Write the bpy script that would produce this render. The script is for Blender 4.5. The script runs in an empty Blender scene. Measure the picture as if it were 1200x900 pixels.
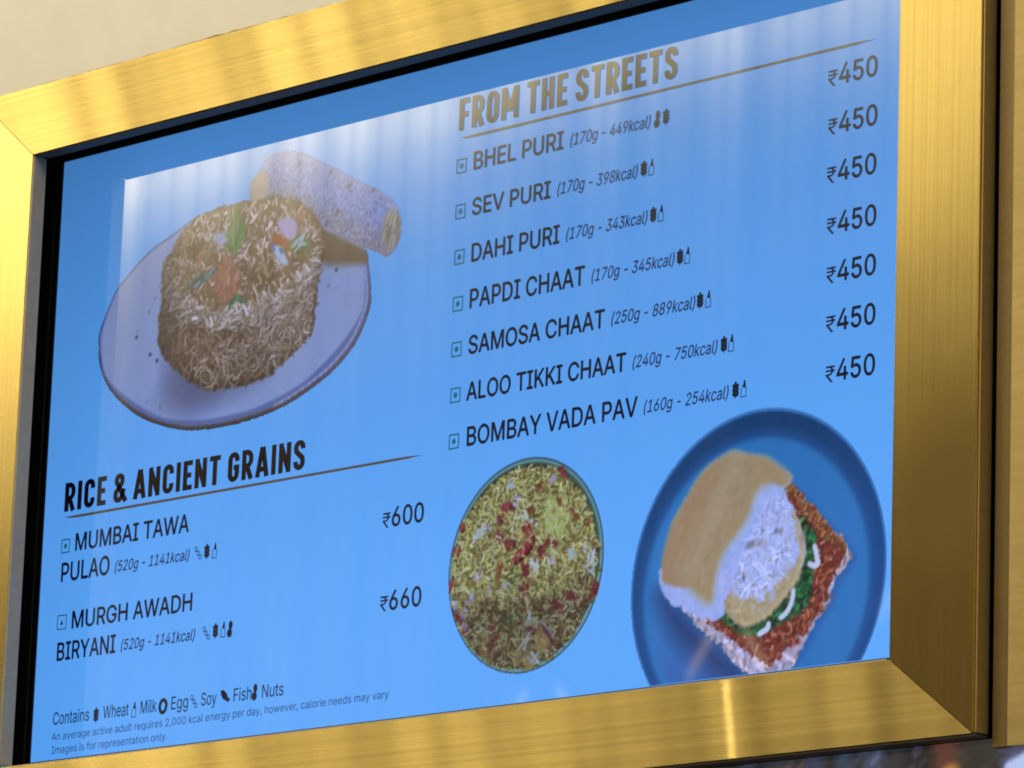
import bpy, bmesh, math, random, os
import numpy as np
from mathutils import Vector, Matrix
from mathutils.geometry import interpolate_bezier, delaunay_2d_cdt

# ------------------------------------------------------------------ scene, camera, light
S = bpy.context.scene
COL = S.collection
U = 0.0465            # metres per layout unit (one menu row)
Z0 = 2.76             # height of the first menu row above the floor
def W(x, y, z=0.0):   # layout (right, up, out of the wall) -> world
    return Vector((x * U, -z * U, y * U + Z0))

cam_data = bpy.data.cameras.new("camera")
cam = bpy.data.objects.new("camera", cam_data); COL.objects.link(cam)
S.camera = cam
cam_data.sensor_fit = 'HORIZONTAL'; cam_data.sensor_width = 36.0
cam_data.lens = 168.435
cam_data.clip_start = 0.05; cam_data.clip_end = 200.0
_m = Matrix(((0.7061334, 0.1329882, 0.6954781), (0.7072596, -0.1797026, -0.683733), (0.0340508, 0.9746903, -0.2209512))).to_4x4()
_m.translation = W(71.0778, -27.0636, 68.1882)
cam.matrix_world = _m

S.view_settings.view_transform = 'Standard'
S.view_settings.look = 'None'
S.view_settings.exposure = 0.0
S.view_settings.gamma = 1.0
S.view_settings.use_curve_mapping = False
S.render.engine = 'CYCLES'
S.cycles.filter_width = 1.9
S.cycles.use_denoising = True
S.cycles.max_bounces = 8
S.cycles.caustics_reflective = False
S.cycles.sample_clamp_indirect = 6.0

class NT:
    """small helper for building node trees"""
    def __init__(s, tree): s.t = tree; s.n = tree.nodes; s.l = tree.links
    def new(s, kind, **k):
        nd = s.n.new(kind)
        for a, b in k.items(): setattr(nd, a, b)
        return nd
    def put(s, sock, v):
        if isinstance(v, bpy.types.NodeSocket): s.l.new(v, sock)
        else: sock.default_value = v
    def m(s, op, a, b=None, c=None, clamp=False):
        nd = s.new('ShaderNodeMath', operation=op, use_clamp=clamp)
        s.put(nd.inputs[0], a)
        if b is not None: s.put(nd.inputs[1], b)
        if c is not None: s.put(nd.inputs[2], c)
        return nd.outputs[0]
    def rng(s, v, a, b, c=0.0, d=1.0, smooth=True):
        nd = s.new('ShaderNodeMapRange', interpolation_type='SMOOTHSTEP' if smooth else 'LINEAR')
        s.put(nd.inputs[0], v)
        for i, q in enumerate((a, b, c, d)): nd.inputs[i + 1].default_value = q
        return nd.outputs[0]
    def xyz(s, v):
        nd = s.new('ShaderNodeSeparateXYZ'); s.l.new(v, nd.inputs[0]); return nd.outputs
    def vec(s, x, y, z):
        nd = s.new('ShaderNodeCombineXYZ')
        for i, q in enumerate((x, y, z)): s.put(nd.inputs[i], q)
        return nd.outputs[0]
    def mix(s, f, a, b, blend='MIX'):
        nd = s.new('ShaderNodeMix', data_type='RGBA', blend_type=blend)
        s.put(nd.inputs[0], f); s.put(nd.inputs[6], a); s.put(nd.inputs[7], b)
        return nd.outputs[2]
    def noise(s, v, scale, detail=2.0, rough=0.5):
        nd = s.new('ShaderNodeTexNoise'); nd.inputs['Scale'].default_value = scale
        nd.inputs['Detail'].default_value = detail; nd.inputs['Roughness'].default_value = rough
        if v is not None: s.l.new(v, nd.inputs['Vector'])
        return nd.outputs[0]
    def ramp(s, v, stops):
        nd = s.new('ShaderNodeValToRGB'); e = nd.color_ramp.elements
        while len(e) < len(stops): e.new(0.5)
        for k, (p, c) in enumerate(stops):
            e[k].position = p
            e[k].color = (c, c, c, 1) if not hasattr(c, '__len__') else (*c, 1)
        s.l.new(v, nd.inputs[0]); return nd.outputs[0]

# surroundings: a warm lit hall with a wall of bright upright slats across from the sign
world = bpy.data.worlds.new("World"); S.world = world; world.use_nodes = True
n = NT(world.node_tree); n.n.clear()
d = n.xyz(n.new('ShaderNodeTexCoord').outputs['Generated'])
fy = n.m('MULTIPLY', d[1], -1.0)
den = n.m('MAXIMUM', fy, 0.06)
u = n.m('DIVIDE', d[0], den)
v = n.m('DIVIDE', d[2], den)
front = n.rng(fy, 0.06, 0.2)
vm = n.m('MAXIMUM', v, 0.42)   # slat pattern bent up here, shaped so the brass bands stay crisp
us = n.m('MULTIPLY', u, n.m('SQRT', n.m('DIVIDE', 1.1764, n.m('ADD', 1.0, n.m('MULTIPLY', vm, vm)))))
cell = n.m('DIVIDE', us, 0.0125)
fr = n.m('FRACT', cell)
gap = n.m('SUBTRACT', 1.0, n.rng(n.m('ABSOLUTE', n.m('SUBTRACT', fr, 0.5)), 0.0, 0.17))
wn = n.new('ShaderNodeTexWhiteNoise', noise_dimensions='1D'); n.l.new(n.m('FLOOR', cell), wn.inputs['W'])
slat = n.m('MULTIPLY', n.m('SUBTRACT', 1.0, n.m('MULTIPLY', gap, 0.34)), n.m('ADD', 1.0 - 0.5 / 2, n.m('MULTIPLY', wn.outputs['Value'], 0.5)))
un = n.noise(n.vec(u, 0.0, 0.0), 9.0, 2.0)
vv = n.m('ADD', v, n.m('MULTIPLY', n.m('SUBTRACT', n.noise(n.vec(u, 0.0, 3.0), 30.0, 3.0), 0.5), 0.018))
prof = n.m('MULTIPLY', n.ramp(n.m('MULTIPLY_ADD', vv, 0.5, 0.25, clamp=True), [(0.25 + 0.5 * a, b / 4.0) for a, b in [(-0.1,0.10),(0.05,0.12),(0.2,0.13),(0.255,0.11),(0.30,0.07),(0.33,0.10),(0.37,0.27),(0.39,0.6),(0.405,1.2),(0.418,2.2),(0.4255,2.3),(0.428,3.0),(0.46,2.4),(0.50,1.2),(0.6,0.5),(0.8,1.2),(1.4,1.2)]]), 4.0)
side = n.rng(u, -1.27, -0.97, 1.85, 0.72, smooth=False)
broad = n.m('ADD', 0.72, n.m('MULTIPLY', un, 0.56))
slat = n.m('POWER', slat, n.rng(v, 0.415, 0.43, 1.0, 1.35))
lit = n.m('MULTIPLY', n.m('MULTIPLY', prof, slat), n.m('MULTIPLY', side, broad))
lit = n.m('ADD', n.m('MULTIPLY', lit, front), n.m('MULTIPLY', n.m('SUBTRACT', 1.0, front), n.rng(d[2], -0.3, 0.6, 0.10, 0.55)))
# V-shaped pendant lamps far across the hall
pend = 0.0
for (pu, pv, ln) in [(-1.0,0.235,0.02),(-0.925,0.245,0.018),(-0.84,0.27,0.03)]:
    du = n.m('ABSOLUTE', n.m('SUBTRACT', u, pu))
    off = n.m('ABSOLUTE', n.m('ADD', n.m('SUBTRACT', v, pv), n.m('MULTIPLY', du, 1.25)))
    one = n.m('MULTIPLY', n.rng(off, 0.0, 0.0045, 1.0, 0.0), n.rng(du, ln * 0.75, ln, 1.0, 0.0))
    one = n.m('MULTIPLY', one, n.rng(du, ln * 0.25, ln * 0.4, 0.0, 1.0))
    pend = n.m('ADD', pend, one)
lit = n.m('ADD', lit, n.m('MULTIPLY', n.m('MULTIPLY', pend, 0.75), front))
bg = n.new('ShaderNodeBackground')
tint = n.new('ShaderNodeVectorMath', operation='SCALE'); n.l.new(n.mix(n.rng(v, 0.26, 0.42), (1.0, 0.74, 0.44, 1), (1.0, 0.86, 0.54, 1)), tint.inputs[0])
n.put(tint.inputs['Scale'], lit)
n.l.new(tint.outputs[0], bg.inputs['Color']); bg.inputs['Strength'].default_value = 1.0
n.l.new(bg.outputs[0], n.new('ShaderNodeOutputWorld').inputs[0])

def lamp(name, at, to, size, power, color):
    ld = bpy.data.lights.new(name, 'AREA'); ld.shape = 'DISK'; ld.size = size; ld.energy = power; ld.color = color
    o = bpy.data.objects.new(name, ld); COL.objects.link(o)
    o.location = at
    o.rotation_euler = (Vector(to) - Vector(at)).to_track_quat('-Z', 'Y').to_euler()
    return o
lamp("ceiling_spot_lamp", W(-30.54, -7.09, 45.19), W(9.2, -12.9, 1.4), 0.007, 0.045, (1.0, 0.84, 0.55))
lamp("wall_wash_fill", W(-8, 46, 40), W(-8, 4, 1), 1.2, 80, (1.0, 0.95, 0.82))  # unseen lamp added to brighten the cream wall

# ------------------------------------------------------------------ object helpers
def link(name, me, parent=None, label=None):
    o = bpy.data.objects.new(name, me); COL.objects.link(o)
    if parent: o.parent = parent
    if label: o['label'] = label
    return o
def thing(name, label, cat, loc):
    o = bpy.data.objects.new(name, None); COL.objects.link(o)
    o.location = loc; o.empty_display_size = 0.05
    o['label'] = label; o['category'] = cat
    return o
def root_of(p):
    v = Vector((0, 0, 0))
    while p: v += p.location; p = p.parent
    return v
def mesh_obj(name, verts, faces, m, parent=None, label=None, smooth=False, bevel=0.0):
    o0 = root_of(parent)
    me = bpy.data.meshes.new(name)
    me.from_pydata([tuple(Vector(q) - o0) for q in verts], [], faces)
    me.validate(); me.update()
    me.materials.append(m)
    o = link(name, me, parent, label)
    if bevel:
        b = o.modifiers.new("bevel", 'BEVEL'); b.width = bevel; b.segments = 2; b.limit_method = 'ANGLE'
    return o
def prism(poly, za, zb):
    """a layout polygon (counter-clockwise seen from the front) extruded from za out to zb"""
    k = len(poly)
    vs = [W(x, y, za) for x, y in poly] + [W(x, y, zb) for x, y in poly]
    fs = [tuple(range(k, 2 * k)), tuple(range(k - 1, -1, -1))]
    fs += [(i, (i + 1) % k, (i + 1) % k + k, i + k) for i in range(k)]
    return vs, fs
def ring(x0, y0, x1, y1, X0, Y0, X1, Y1, za, zb):
    """a rectangular ring: inner opening x0..y1, outer edge X0..Y1"""
    vs, fs = [], []
    for z in (za, zb):
        for q in ((X0, Y0), (X1, Y0), (X1, Y1), (X0, Y1), (x0, y0), (x1, y0), (x1, y1), (x0, y1)):
            vs.append(W(q[0], q[1], z))
    for i in range(4):
        j = (i + 1) % 4
        fs += [(8 + i, 8 + j, 12 + j, 12 + i), (j, i, 4 + i, 4 + j), (i, j, 8 + j, 8 + i), (4 + j, 4 + i, 12 + i, 12 + j)]
    return vs, fs

# ------------------------------------------------------------------ materials
def mat(name):
    m = bpy.data.materials.new(name); m.use_nodes = True
    k = NT(m.node_tree); k.n.clear()
    return m, k, k.new('ShaderNodeOutputMaterial').inputs[0]
def hexlin(r, g, b):
    return tuple(((c / 255 / 12.92) if c / 255 <= 0.04045 else ((c / 255 + 0.055) / 1.055) ** 2.4) for c in (r, g, b))

def brass(name, brush, base=(0.90, 0.69, 0.25), sharp=(0.11, 0.91), wide=(0.26, 0.74), wmix=0.35, streak=0.5):
    m, k, out = mat(name)
    pos = k.new('ShaderNodeNewGeometry').outputs['Position']
    p = k.xyz(pos)
    if brush == 'X':
        sv = k.vec(k.m('MULTIPLY', p[0], 0.7), 0.0, k.m('MULTIPLY', p[2], 260.0)); tan = (1.0, 0.0, 0.0)
        sv2 = k.vec(k.m('MULTIPLY', p[0], 2.2), 0.0, k.m('MULTIPLY', p[2], 95.0))
    else:
        sv = k.vec(k.m('MULTIPLY', p[0], 260.0), 0.0, k.m('MULTIPLY', p[2], 0.7)); tan = (0.0, 0.0, 1.0)
        sv2 = k.vec(k.m('MULTIPLY', p[0], 95.0), 0.0, k.m('MULTIPLY', p[2], 2.2))
    n1 = k.noise(sv, 1.0, 3.0, 0.6); n2 = k.noise(sv2, 1.0, 2.0); n3 = k.noise(pos, 6.0, 4.0, 0.6)
    tone = k.m('ADD', k.m('MULTIPLY', k.m('SUBTRACT', n1, 0.5), 0.50 * streak), k.m('MULTIPLY', k.m('SUBTRACT', n2, 0.5), 0.22 * streak))
    tone = k.m('ADD', k.m('ADD', tone, k.m('MULTIPLY', k.m('SUBTRACT', n3, 0.5), 0.2)), 1.0)
    sc = k.new('ShaderNodeVectorMath', operation='SCALE'); sc.inputs[0].default_value = base; k.put(sc.inputs['Scale'], tone)
    bump = k.new('ShaderNodeBump'); bump.inputs['Strength'].default_value = 0.05; bump.inputs['Distance'].default_value = 0.0006
    k.put(bump.inputs['Height'], n1)
    tv = k.new('ShaderNodeCombineXYZ')
    for i in range(3): tv.inputs[i].default_value = tan[i]
    g = []
    for r, a in (sharp, wide):
        b = k.new('ShaderNodeBsdfAnisotropic', distribution='BECKMANN')
        k.put(b.inputs['Color'], sc.outputs[0]); b.inputs['Anisotropy'].default_value = a
        k.put(b.inputs['Roughness'], k.m('ADD', r - 0.01, k.m('MULTIPLY', n3, 0.02)))
        k.l.new(bump.outputs[0], b.inputs['Normal']); k.l.new(tv.outputs[0], b.inputs['Tangent'])
        g.append(b.outputs[0])
    smudge = k.noise(pos, 11.0, 5.0, 0.65)
    mx = k.new('ShaderNodeMixShader'); k.put(mx.inputs[0], k.m('ADD', wmix - 0.22, k.m('MULTIPLY', smudge, 0.44), clamp=True))
    k.l.new(g[0], mx.inputs[1]); k.l.new(g[1], mx.inputs[2])
    k.l.new(mx.outputs[0], out)
    return m
def plain(name, col, rough=0.5, metal=0.0, noise_amt=0.15, noise_scale=60.0, bump=0.0, spec=0.5):
    m, k, out = mat(name)
    b = k.new('ShaderNodeBsdfPrincipled')
    pos = k.new('ShaderNodeNewGeometry').outputs['Position']
    nz = k.noise(pos, noise_scale, 5.0, 0.6)
    sc = k.new('ShaderNodeVectorMath', operation='SCALE'); sc.inputs[0].default_value = col
    k.put(sc.inputs['Scale'], k.m('ADD', 1.0 - noise_amt / 2, k.m('MULTIPLY', nz, noise_amt)))
    k.l.new(sc.outputs[0], b.inputs['Base Color'])
    b.inputs['Roughness'].default_value = rough; b.inputs['Metallic'].default_value = metal
    b.inputs['Specular IOR Level'].default_value = spec
    if bump:
        bp = k.new('ShaderNodeBump'); bp.inputs['Strength'].default_value = bump; bp.inputs['Distance'].default_value = 0.002
        k.l.new(nz, bp.inputs['Height']); k.l.new(bp.outputs[0], b.inputs['Normal'])
    k.l.new(b.outputs[0], out)
    return m

GLASS = 0.21
def lcd(name, color=None, angle_dim=True):
    """a patch of lit display behind its glossy front: emits a colour and reflects the hall"""
    m, k, out = mat(name)
    e = k.new('ShaderNodeEmission')
    if color is None:
        at = k.new('ShaderNodeAttribute', attribute_name='picture'); c = at.outputs['Color']
    else:
        rgb = k.new('ShaderNodeRGB'); rgb.outputs[0].default_value = (*color, 1); c = rgb.outputs[0]
    k.l.new(c, e.inputs['Color'])
    p = k.xyz(k.new('ShaderNodeNewGeometry').outputs['Position'])
    if angle_dim:   # viewing-angle dimming painted into the emission: darker toward the top and left
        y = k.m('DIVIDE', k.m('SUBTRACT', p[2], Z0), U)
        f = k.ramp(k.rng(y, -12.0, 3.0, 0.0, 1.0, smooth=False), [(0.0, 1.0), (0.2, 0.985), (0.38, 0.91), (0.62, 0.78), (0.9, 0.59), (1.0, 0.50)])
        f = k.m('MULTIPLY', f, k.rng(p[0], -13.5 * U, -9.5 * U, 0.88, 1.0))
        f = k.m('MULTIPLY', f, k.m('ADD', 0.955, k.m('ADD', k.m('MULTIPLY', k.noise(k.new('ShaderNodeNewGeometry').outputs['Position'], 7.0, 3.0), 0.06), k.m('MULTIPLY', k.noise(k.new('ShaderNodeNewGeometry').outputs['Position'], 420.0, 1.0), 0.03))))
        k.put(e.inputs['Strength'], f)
    g = k.new('ShaderNodeBsdfAnisotropic', distribution='GGX'); smear = k.m('MULTIPLY_ADD', k.noise(k.new('ShaderNodeNewGeometry').outputs['Position'], 5.0, 5.0, 0.65), 0.5 * GLASS, 0.75 * GLASS); k.put(g.inputs['Color'], k.vec(smear, smear, smear)); g.inputs['Roughness'].default_value = 0.02
    ad = k.new('ShaderNodeAddShader'); k.l.new(e.outputs[0], ad.inputs[0]); k.l.new(g.outputs[0], ad.inputs[1])
    k.l.new(ad.outputs[0], out)
    return m

M = {}
M['brass_h'] = brass('brushed_brass_lengthwise', 'X', sharp=(0.10, 0.945), wide=(0.15, 0.94), wmix=0.3, streak=1.0)
M['brass_v'] = brass('brushed_brass_upright', 'Z', sharp=(0.15, 0.76), wide=(0.24, 0.6), wmix=0.2, streak=0.8)
M['brass_panel'] = brass('brushed_brass_panel', 'X', base=(0.97, 0.75, 0.34), sharp=(0.22, 0.62), wide=(0.32, 0.7), wmix=0.35, streak=0.7)
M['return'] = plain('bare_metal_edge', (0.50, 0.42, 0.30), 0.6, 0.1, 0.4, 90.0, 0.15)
M['return_dark'] = plain('shaded_metal_edge', (0.10, 0.085, 0.07), 0.6, 0.1, 0.3, 90.0)  # darker copy of the bare metal, its shade put into the colour
M['brass_edge'] = plain('brass_edge', (0.66, 0.48, 0.21), 0.5, 0.5, 0.3, 70.0, 0.1)
M['bronze'] = plain('dark_bronze_edge', (0.24, 0.165, 0.065), 0.45, 0.85, 0.3, 70.0, 0.1)
M['black'] = plain('black_plastic', (0.006, 0.006, 0.007), 0.45, 0.0, 0.3, 40.0, spec=0.3)
M['trim'] = plain('bezel_trim', (0.06, 0.06, 0.058), 0.35, 0.3, 0.5, 30.0)
M['wall'] = plain('cream_plaster', (0.66, 0.61, 0.49), 0.85, 0.0, 0.16, 18.0, 0.35, spec=0.2)
M['grime'] = plain('grime', (0.22, 0.14, 0.07), 0.8, 0.0, 0.8, 60.0, spec=0.2)
M['recess'] = plain('dark_recess', (0.006, 0.005, 0.004), 0.8, spec=0.1)
BGC = (0.104, 0.382, 0.965)
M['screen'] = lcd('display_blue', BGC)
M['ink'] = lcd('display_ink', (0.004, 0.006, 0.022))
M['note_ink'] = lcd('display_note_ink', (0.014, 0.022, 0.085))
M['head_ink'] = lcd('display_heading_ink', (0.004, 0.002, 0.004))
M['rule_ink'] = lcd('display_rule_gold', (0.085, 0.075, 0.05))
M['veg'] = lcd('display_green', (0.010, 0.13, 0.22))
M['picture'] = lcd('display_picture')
M['lower'] = lcd('lower_strip_colours', None, False)

# ------------------------------------------------------------------ layout of the menu (rows, columns, outlines)
ROWS = [('BHEL PURI', 0.342, 2.997, -0.174, 0.385, '(170g - 449kcal)', 3.213, 5.506, [('nut', 5.699, -0.016), ('wheat', 5.946, -0.015)]), ('SEV PURI', 0.347, 2.667, -1.177, 0.365, '(170g - 398kcal)', 2.881, 5.181, [('wheat', 5.36, -1.026), ('milk', 5.568, -1.008)]), ('DAHI PURI', 0.38, 2.975, -2.2, 0.39, '(170g - 343kcal)', 3.183, 5.499, [('wheat', 5.664, -2.064), ('milk', 5.878, -2.051)]), ('PAPDI CHAAT', 0.381, 3.747, -3.208, 0.405, '(170g - 345kcal)', 3.958, 6.288, [('wheat', 6.448, -3.036), ('milk', 6.649, -3.049)]), ('SAMOSA CHAAT', 0.394, 4.363, -4.205, 0.387, '(250g - 889kcal)', 4.567, 6.899, [('wheat', 7.035, -4.012), ('milk', 7.258, -4.046)]), ('ALOO TIKKI CHAAT', 0.381, 5.007, -5.207, 0.385, '(240g - 750kcal)', 5.209, 7.539, [('wheat', 7.719, -4.991), ('milk', 7.915, -5.002)]), ('BOMBAY VADA PAV', 0.446, 5.368, -6.188, 0.402, '(160g - 254kcal)', 5.557, 7.872, [('wheat', 8.064, -6.068), ('milk', 8.282, -6.08)])]
PRICES = [('450', 10.651, -0.08, 11.627), ('450', 10.676, -1.082, 11.649), ('450', 10.672, -2.069, 11.643), ('450', 10.698, -3.113, 11.666), ('450', 10.712, -4.107, 11.678), ('450', 10.726, -5.096, 11.689), ('450', 10.74, -6.102, 11.701), ('600', -1.741, -7.655, -0.789), ('660', -1.716, -9.457, -0.767)]
MARKS = [(-.037,-.024),(-.015,-1.033),(.006,-2.034),(.013,-3.06),(.026,-4.049),(.047,-5.045),(.053,-6.043),(-12.595,-6.869)]
NONVEG = (-12.581, -8.634)
LEFT = [('MUMBAI TAWA', -12.244, -8.337, -7.018, 0.398), ('PULAO', -12.691, -11.011, -7.691, 0.427), ('MURGH AWADH', -12.217, -8.099, -8.814, 0.391), ('BIRYANI', -12.687, -10.655, -9.515, 0.408)]
LNOTES = [('(520g - 1141kcal)', -10.804, -8.266, -7.691), ('(520g - 1141kcal)', -10.449, -7.943, -9.515)]
LICONS = [('soy', -7.965, -7.539), ('wheat', -7.679, -7.551), ('milk', -7.422, -7.561), ('soy', -7.56, -9.377), ('wheat', -7.264, -9.368), ('milk', -7.011, -9.364), ('nut', -6.786, -9.368)]
CONT = [('Contains', -12.696, -11.437, -10.992), ('Wheat', -10.949, -10.069, -10.985), ('Milk', -9.662, -9.122, -10.96), ('Egg', -8.624, -8.069, -10.956), ('Soy', -7.628, -7.122, -10.956), ('Fish', -6.562, -5.98, -10.954), ('Nuts', -5.635, -4.951, -10.943)]
CICONS = [('wheat', -11.193, -10.896), ('milk', -9.886, -10.889), ('egg', -8.898, -10.88), ('soy', -7.862, -10.866), ('fish', -6.85, -10.832), ('nut', -5.876, -10.844)]
SMALL = [('An average active adult requires 2,000 kcal energy per day, however, calorie needs may vary', -12.711, -1.636, -11.32), ('Images is for representation only.', -12.684, -8.714, -11.627)]
HEAD = [('FROM THE STREETS', -0.162, 6.229, 0.766, 0.708), ('RICE & ANCIENT GRAINS', -12.723, -4.586, -6.066, 0.673)]
RULES = [((-.099,.581),(11.583,.608)),((-12.696,-6.213),(-.881,-6.21))]
FOOD1 = {'plate_out':[(-11.082,-.88),(-10.2,-.313),(-9.479,-.067),(-8.537,.26),(-7.557,.318),(-6.7,.335),(-5.481,.25),(-4.204,-.194),(-3.437,-.666),(-2.964,-1.316),(-2.794,-1.915),(-2.707,-2.479),(-2.764,-2.868),(-3.131,-3.478),(-3.751,-3.96),(-4.44,-4.283),(-5.303,-4.568),(-6.268,-4.728),(-7.196,-4.78),(-8.169,-4.751),(-8.929,-4.634),(-9.888,-4.332),(-10.659,-3.935),(-11.36,-3.383),(-11.74,-2.791),(-11.831,-2.237),(-11.784,-1.882),(-11.389,-1.175)],'plate_in':[(-11.021,-.889),(-10.167,-.358),(-9.446,-.112),(-8.534,.22),(-7.554,.278),(-6.698,.295),(-5.479,.211),(-4.284,-.239),(-3.517,-.692),(-3.101,-1.295),(-2.96,-1.832),(-2.901,-2.374),(-3.008,-2.832),(-3.595,-3.412),(-4.461,-3.957),(-5.186,-4.239),(-6.285,-4.476),(-7.214,-4.527),(-8.188,-4.496),(-9.362,-4.303),(-10.37,-3.835),(-11.217,-3.303),(-11.582,-2.873),(-11.754,-2.248),(-11.693,-1.895),(-11.328,-1.184)],'mound':[(-9.663,-.757),(-9.256,-.302),(-8.985,-.006),(-8.534,.22),(-8.046,.299),(-7.559,.338),(-7.099,.322),(-6.611,.281),(-5.989,.276),(-5.275,.079),(-4.694,-.307),(-4.362,-.748),(-4.298,-1.337),(-4.387,-1.669),(-4.456,-2.312),(-4.526,-2.935),(-4.706,-3.139),(-5.237,-3.466),(-5.696,-3.671),(-5.855,-3.803),(-6.804,-3.904),(-7.745,-3.873),(-8.543,-3.589),(-9.251,-3.079),(-9.632,-2.689),(-9.73,-2.18),(-9.676,-1.353)],'mtop':[(-9.663,-.757),(-9.256,-.302),(-8.985,-.006),(-8.534,.22),(-8.046,.299),(-7.559,.338),(-7.099,.322),(-6.611,.281),(-5.989,.276),(-5.275,.079),(-4.694,-.307),(-4.362,-.748),(-4.31,-1.142),(-4.477,-1.54),(-4.897,-1.88),(-5.518,-2.153),(-6.428,-2.387),(-6.995,-2.381),(-7.945,-2.301),(-8.841,-1.934),(-9.494,-1.42)],'roll':[(-6.571,.943),(-6.309,1.253),(-5.688,1.264),(-5.176,1.137),(-4.403,.77),(-3.468,.301),(-2.519,-.185),(-2.072,-.507),(-1.867,-.826),(-1.843,-1.247),(-1.985,-1.547),(-2.271,-1.692),(-2.546,-1.554),(-2.988,-1.37),(-3.605,-1.042),(-4.309,-.718),(-5.168,-.269),(-6.176,.13),(-6.692,.215),(-6.853,.478),(-6.788,.783)],'cap_l':[(-6.571,.943),(-6.759,.778),(-6.827,.513),(-6.695,.255),(-6.436,.212),(-6.252,.418),(-6.214,.686),(-6.34,.885)],'cap_r':[(-2.352,-.747),(-2.417,-1.022),(-2.427,-1.306),(-2.287,-1.404),(-2.044,-1.462),(-1.891,-1.334),(-1.857,-.998),(-1.947,-.813),(-2.139,-.724)],'rshadow':[(-4.42,-.7),(-3.603,-1.062),(-2.987,-1.389),(-2.86,-1.714),(-3.513,-1.651),(-4.316,-1.488)],'sprig':[(-7.511,.073),(-7.384,-.105),(-7.289,.175),(-7.126,-.108),(-6.95,-.176),(-6.903,-.439),(-7.003,-.639),(-7.161,-.83),(-7.399,-.694),(-7.568,-.746),(-7.445,-.45)],'chunk':[(-7.883,-1.17),(-7.617,-.857),(-7.327,-.902),(-7.074,-1.255),(-6.942,-1.511),(-7.181,-1.768),(-7.547,-1.85),(-7.818,-1.672)],'orange':[(-5.987,-.585),(-5.701,-.67),(-5.41,-.833),(-5.258,-1.031),(-5.449,-1.098),(-5.74,-.917),(-5.973,-.802)],'onion':[(-5.862,-.351),(-5.644,-.25),(-5.304,-.325),(-5.176,-.579),(-5.358,-.783),(-5.647,-.639)],'gpep':[(-5.381,-.857),(-5.079,-.788),(-4.791,-.95),(-4.779,-1.146),(-5.111,-1.151),(-5.342,-1.018)],'wpep':[(-5.966,-.9),(-5.713,-.901),(-5.497,-1.207),(-5.432,-1.353),(-5.687,-1.294)],'gleaf':[(-7.315,-1.885),(-6.978,-1.818),(-6.735,-2.05),(-6.775,-2.277),(-7.123,-2.187),(-7.417,-2.065)],'gstrip':[(-8.853,-1.378),(-8.744,-1.276),(-8.09,-1.099),(-7.938,-1.201),(-8.559,-1.422)],'dark1':[(-9.014,-.4),(-8.644,-.26),(-8.04,-.593),(-7.795,-.79),(-7.958,-.922),(-8.607,-.762),(-9.028,-.597)],'dark2':[(-6.784,-1.339),(-6.168,-1.239),(-5.789,-1.453),(-5.971,-1.659),(-6.593,-1.642)],'bluep':[(-8.004,-.282),(-7.66,-.258),(-7.474,-.446),(-7.637,-.578),(-7.934,-.452)]}
FOOD2 = {'red':[(1.686,-7.67,.24),(1.449,-8.273,.2),(1.857,-8.426,.2),(2.762,-8.697,.2),(2.914,-8.473,.15),(3.115,-8.567,.15),(.14,-8.416,.22),(.126,-9.121,.2),(1.533,-7.94,.13),(.446,-9.875,.2),(.611,-10.125,.2),(1.505,-10.409,.15),(3.231,-9.854,.2),(3.661,-9.67,.16),(4.314,-9.685,.25),(1.36,-10.52,.15),(1.416,-10.133,.14),(3.357,-9.938,.14),(2.28,-8.956,.18),(2.363,-9.125,.17),(2.323,-9.334,.2),(2.279,-9.454,.17),(1.478,-7.826,.1),(3.304,-7.092,.15),(3.38,-7.155,.12),(.371,-7.952,.12),(4.357,-9.584,.18),(3.542,-9.728,.14)],'brown':[(2.577,-7.357,.2),(2.398,-7.771,.2),(3.281,-7.696,.16),(1.511,-9.016,.18),(1.555,-8.895,.16),(.369,-7.915,.15),(2.55,-8.914,.14),(3.635,-7.969,.14),(4.086,-8.287,.12),(3.739,-8.123,.12)],'lav':[(3.041,-7.257,.22),(1.989,-7.543,.2),(3.064,-8.845,.2),(.539,-9.723,.24),(.303,-9.572,.18),(.754,-9.475,.2),(1.75,-9.31,.18),(.58,-10.014,.13),(1.134,-8.002,.15),(4.01,-8.773,.16),(2.485,-8.05,.15),(.908,-9.023,.2),(1.25,-9.311,.16)],'white':[(4.401,-8.904,.18),(4.389,-9.184,.18),(2.575,-8.916,.18),(2.644,-10.926,.2),(2.306,-10.54,.18),(2.456,-10.059,.16),(.863,-8.134,.16),(.985,-8.058,.16),(3.648,-8.821,.15),(2.231,-7.913,.14),(1.774,-7.211,.14)],'tan':[(2.8,-10.588,.35),(2.496,-10.912,.25),(2.246,-10.835,.2)],'green':[(1.884,-10.019,.3),(4.294,-9.227,.2),(1.915,-9.113,.25)],'chili':[(2.281,-8.08),(2.397,-8.272),(2.404,-8.434),(2.263,-8.597),(2.094,-8.685),(1.96,-8.751)],'arc':[(2.417,-10.285),(2.66,-10.221),(2.859,-10.276),(3.088,-10.475),(3.168,-10.606)],'pale':[(2.885,-7.614),(3.208,-7.705),(3.415,-7.943),(3.451,-8.214),(3.24,-8.403),(2.992,-8.339),(2.856,-8.057)]}
BOWL = (2.288, -8.931, 2.262)
BPLATE = (8.709, -9.873, 3.384)
BFLOOR = (8.678, -10.065, 3.008)
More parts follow.
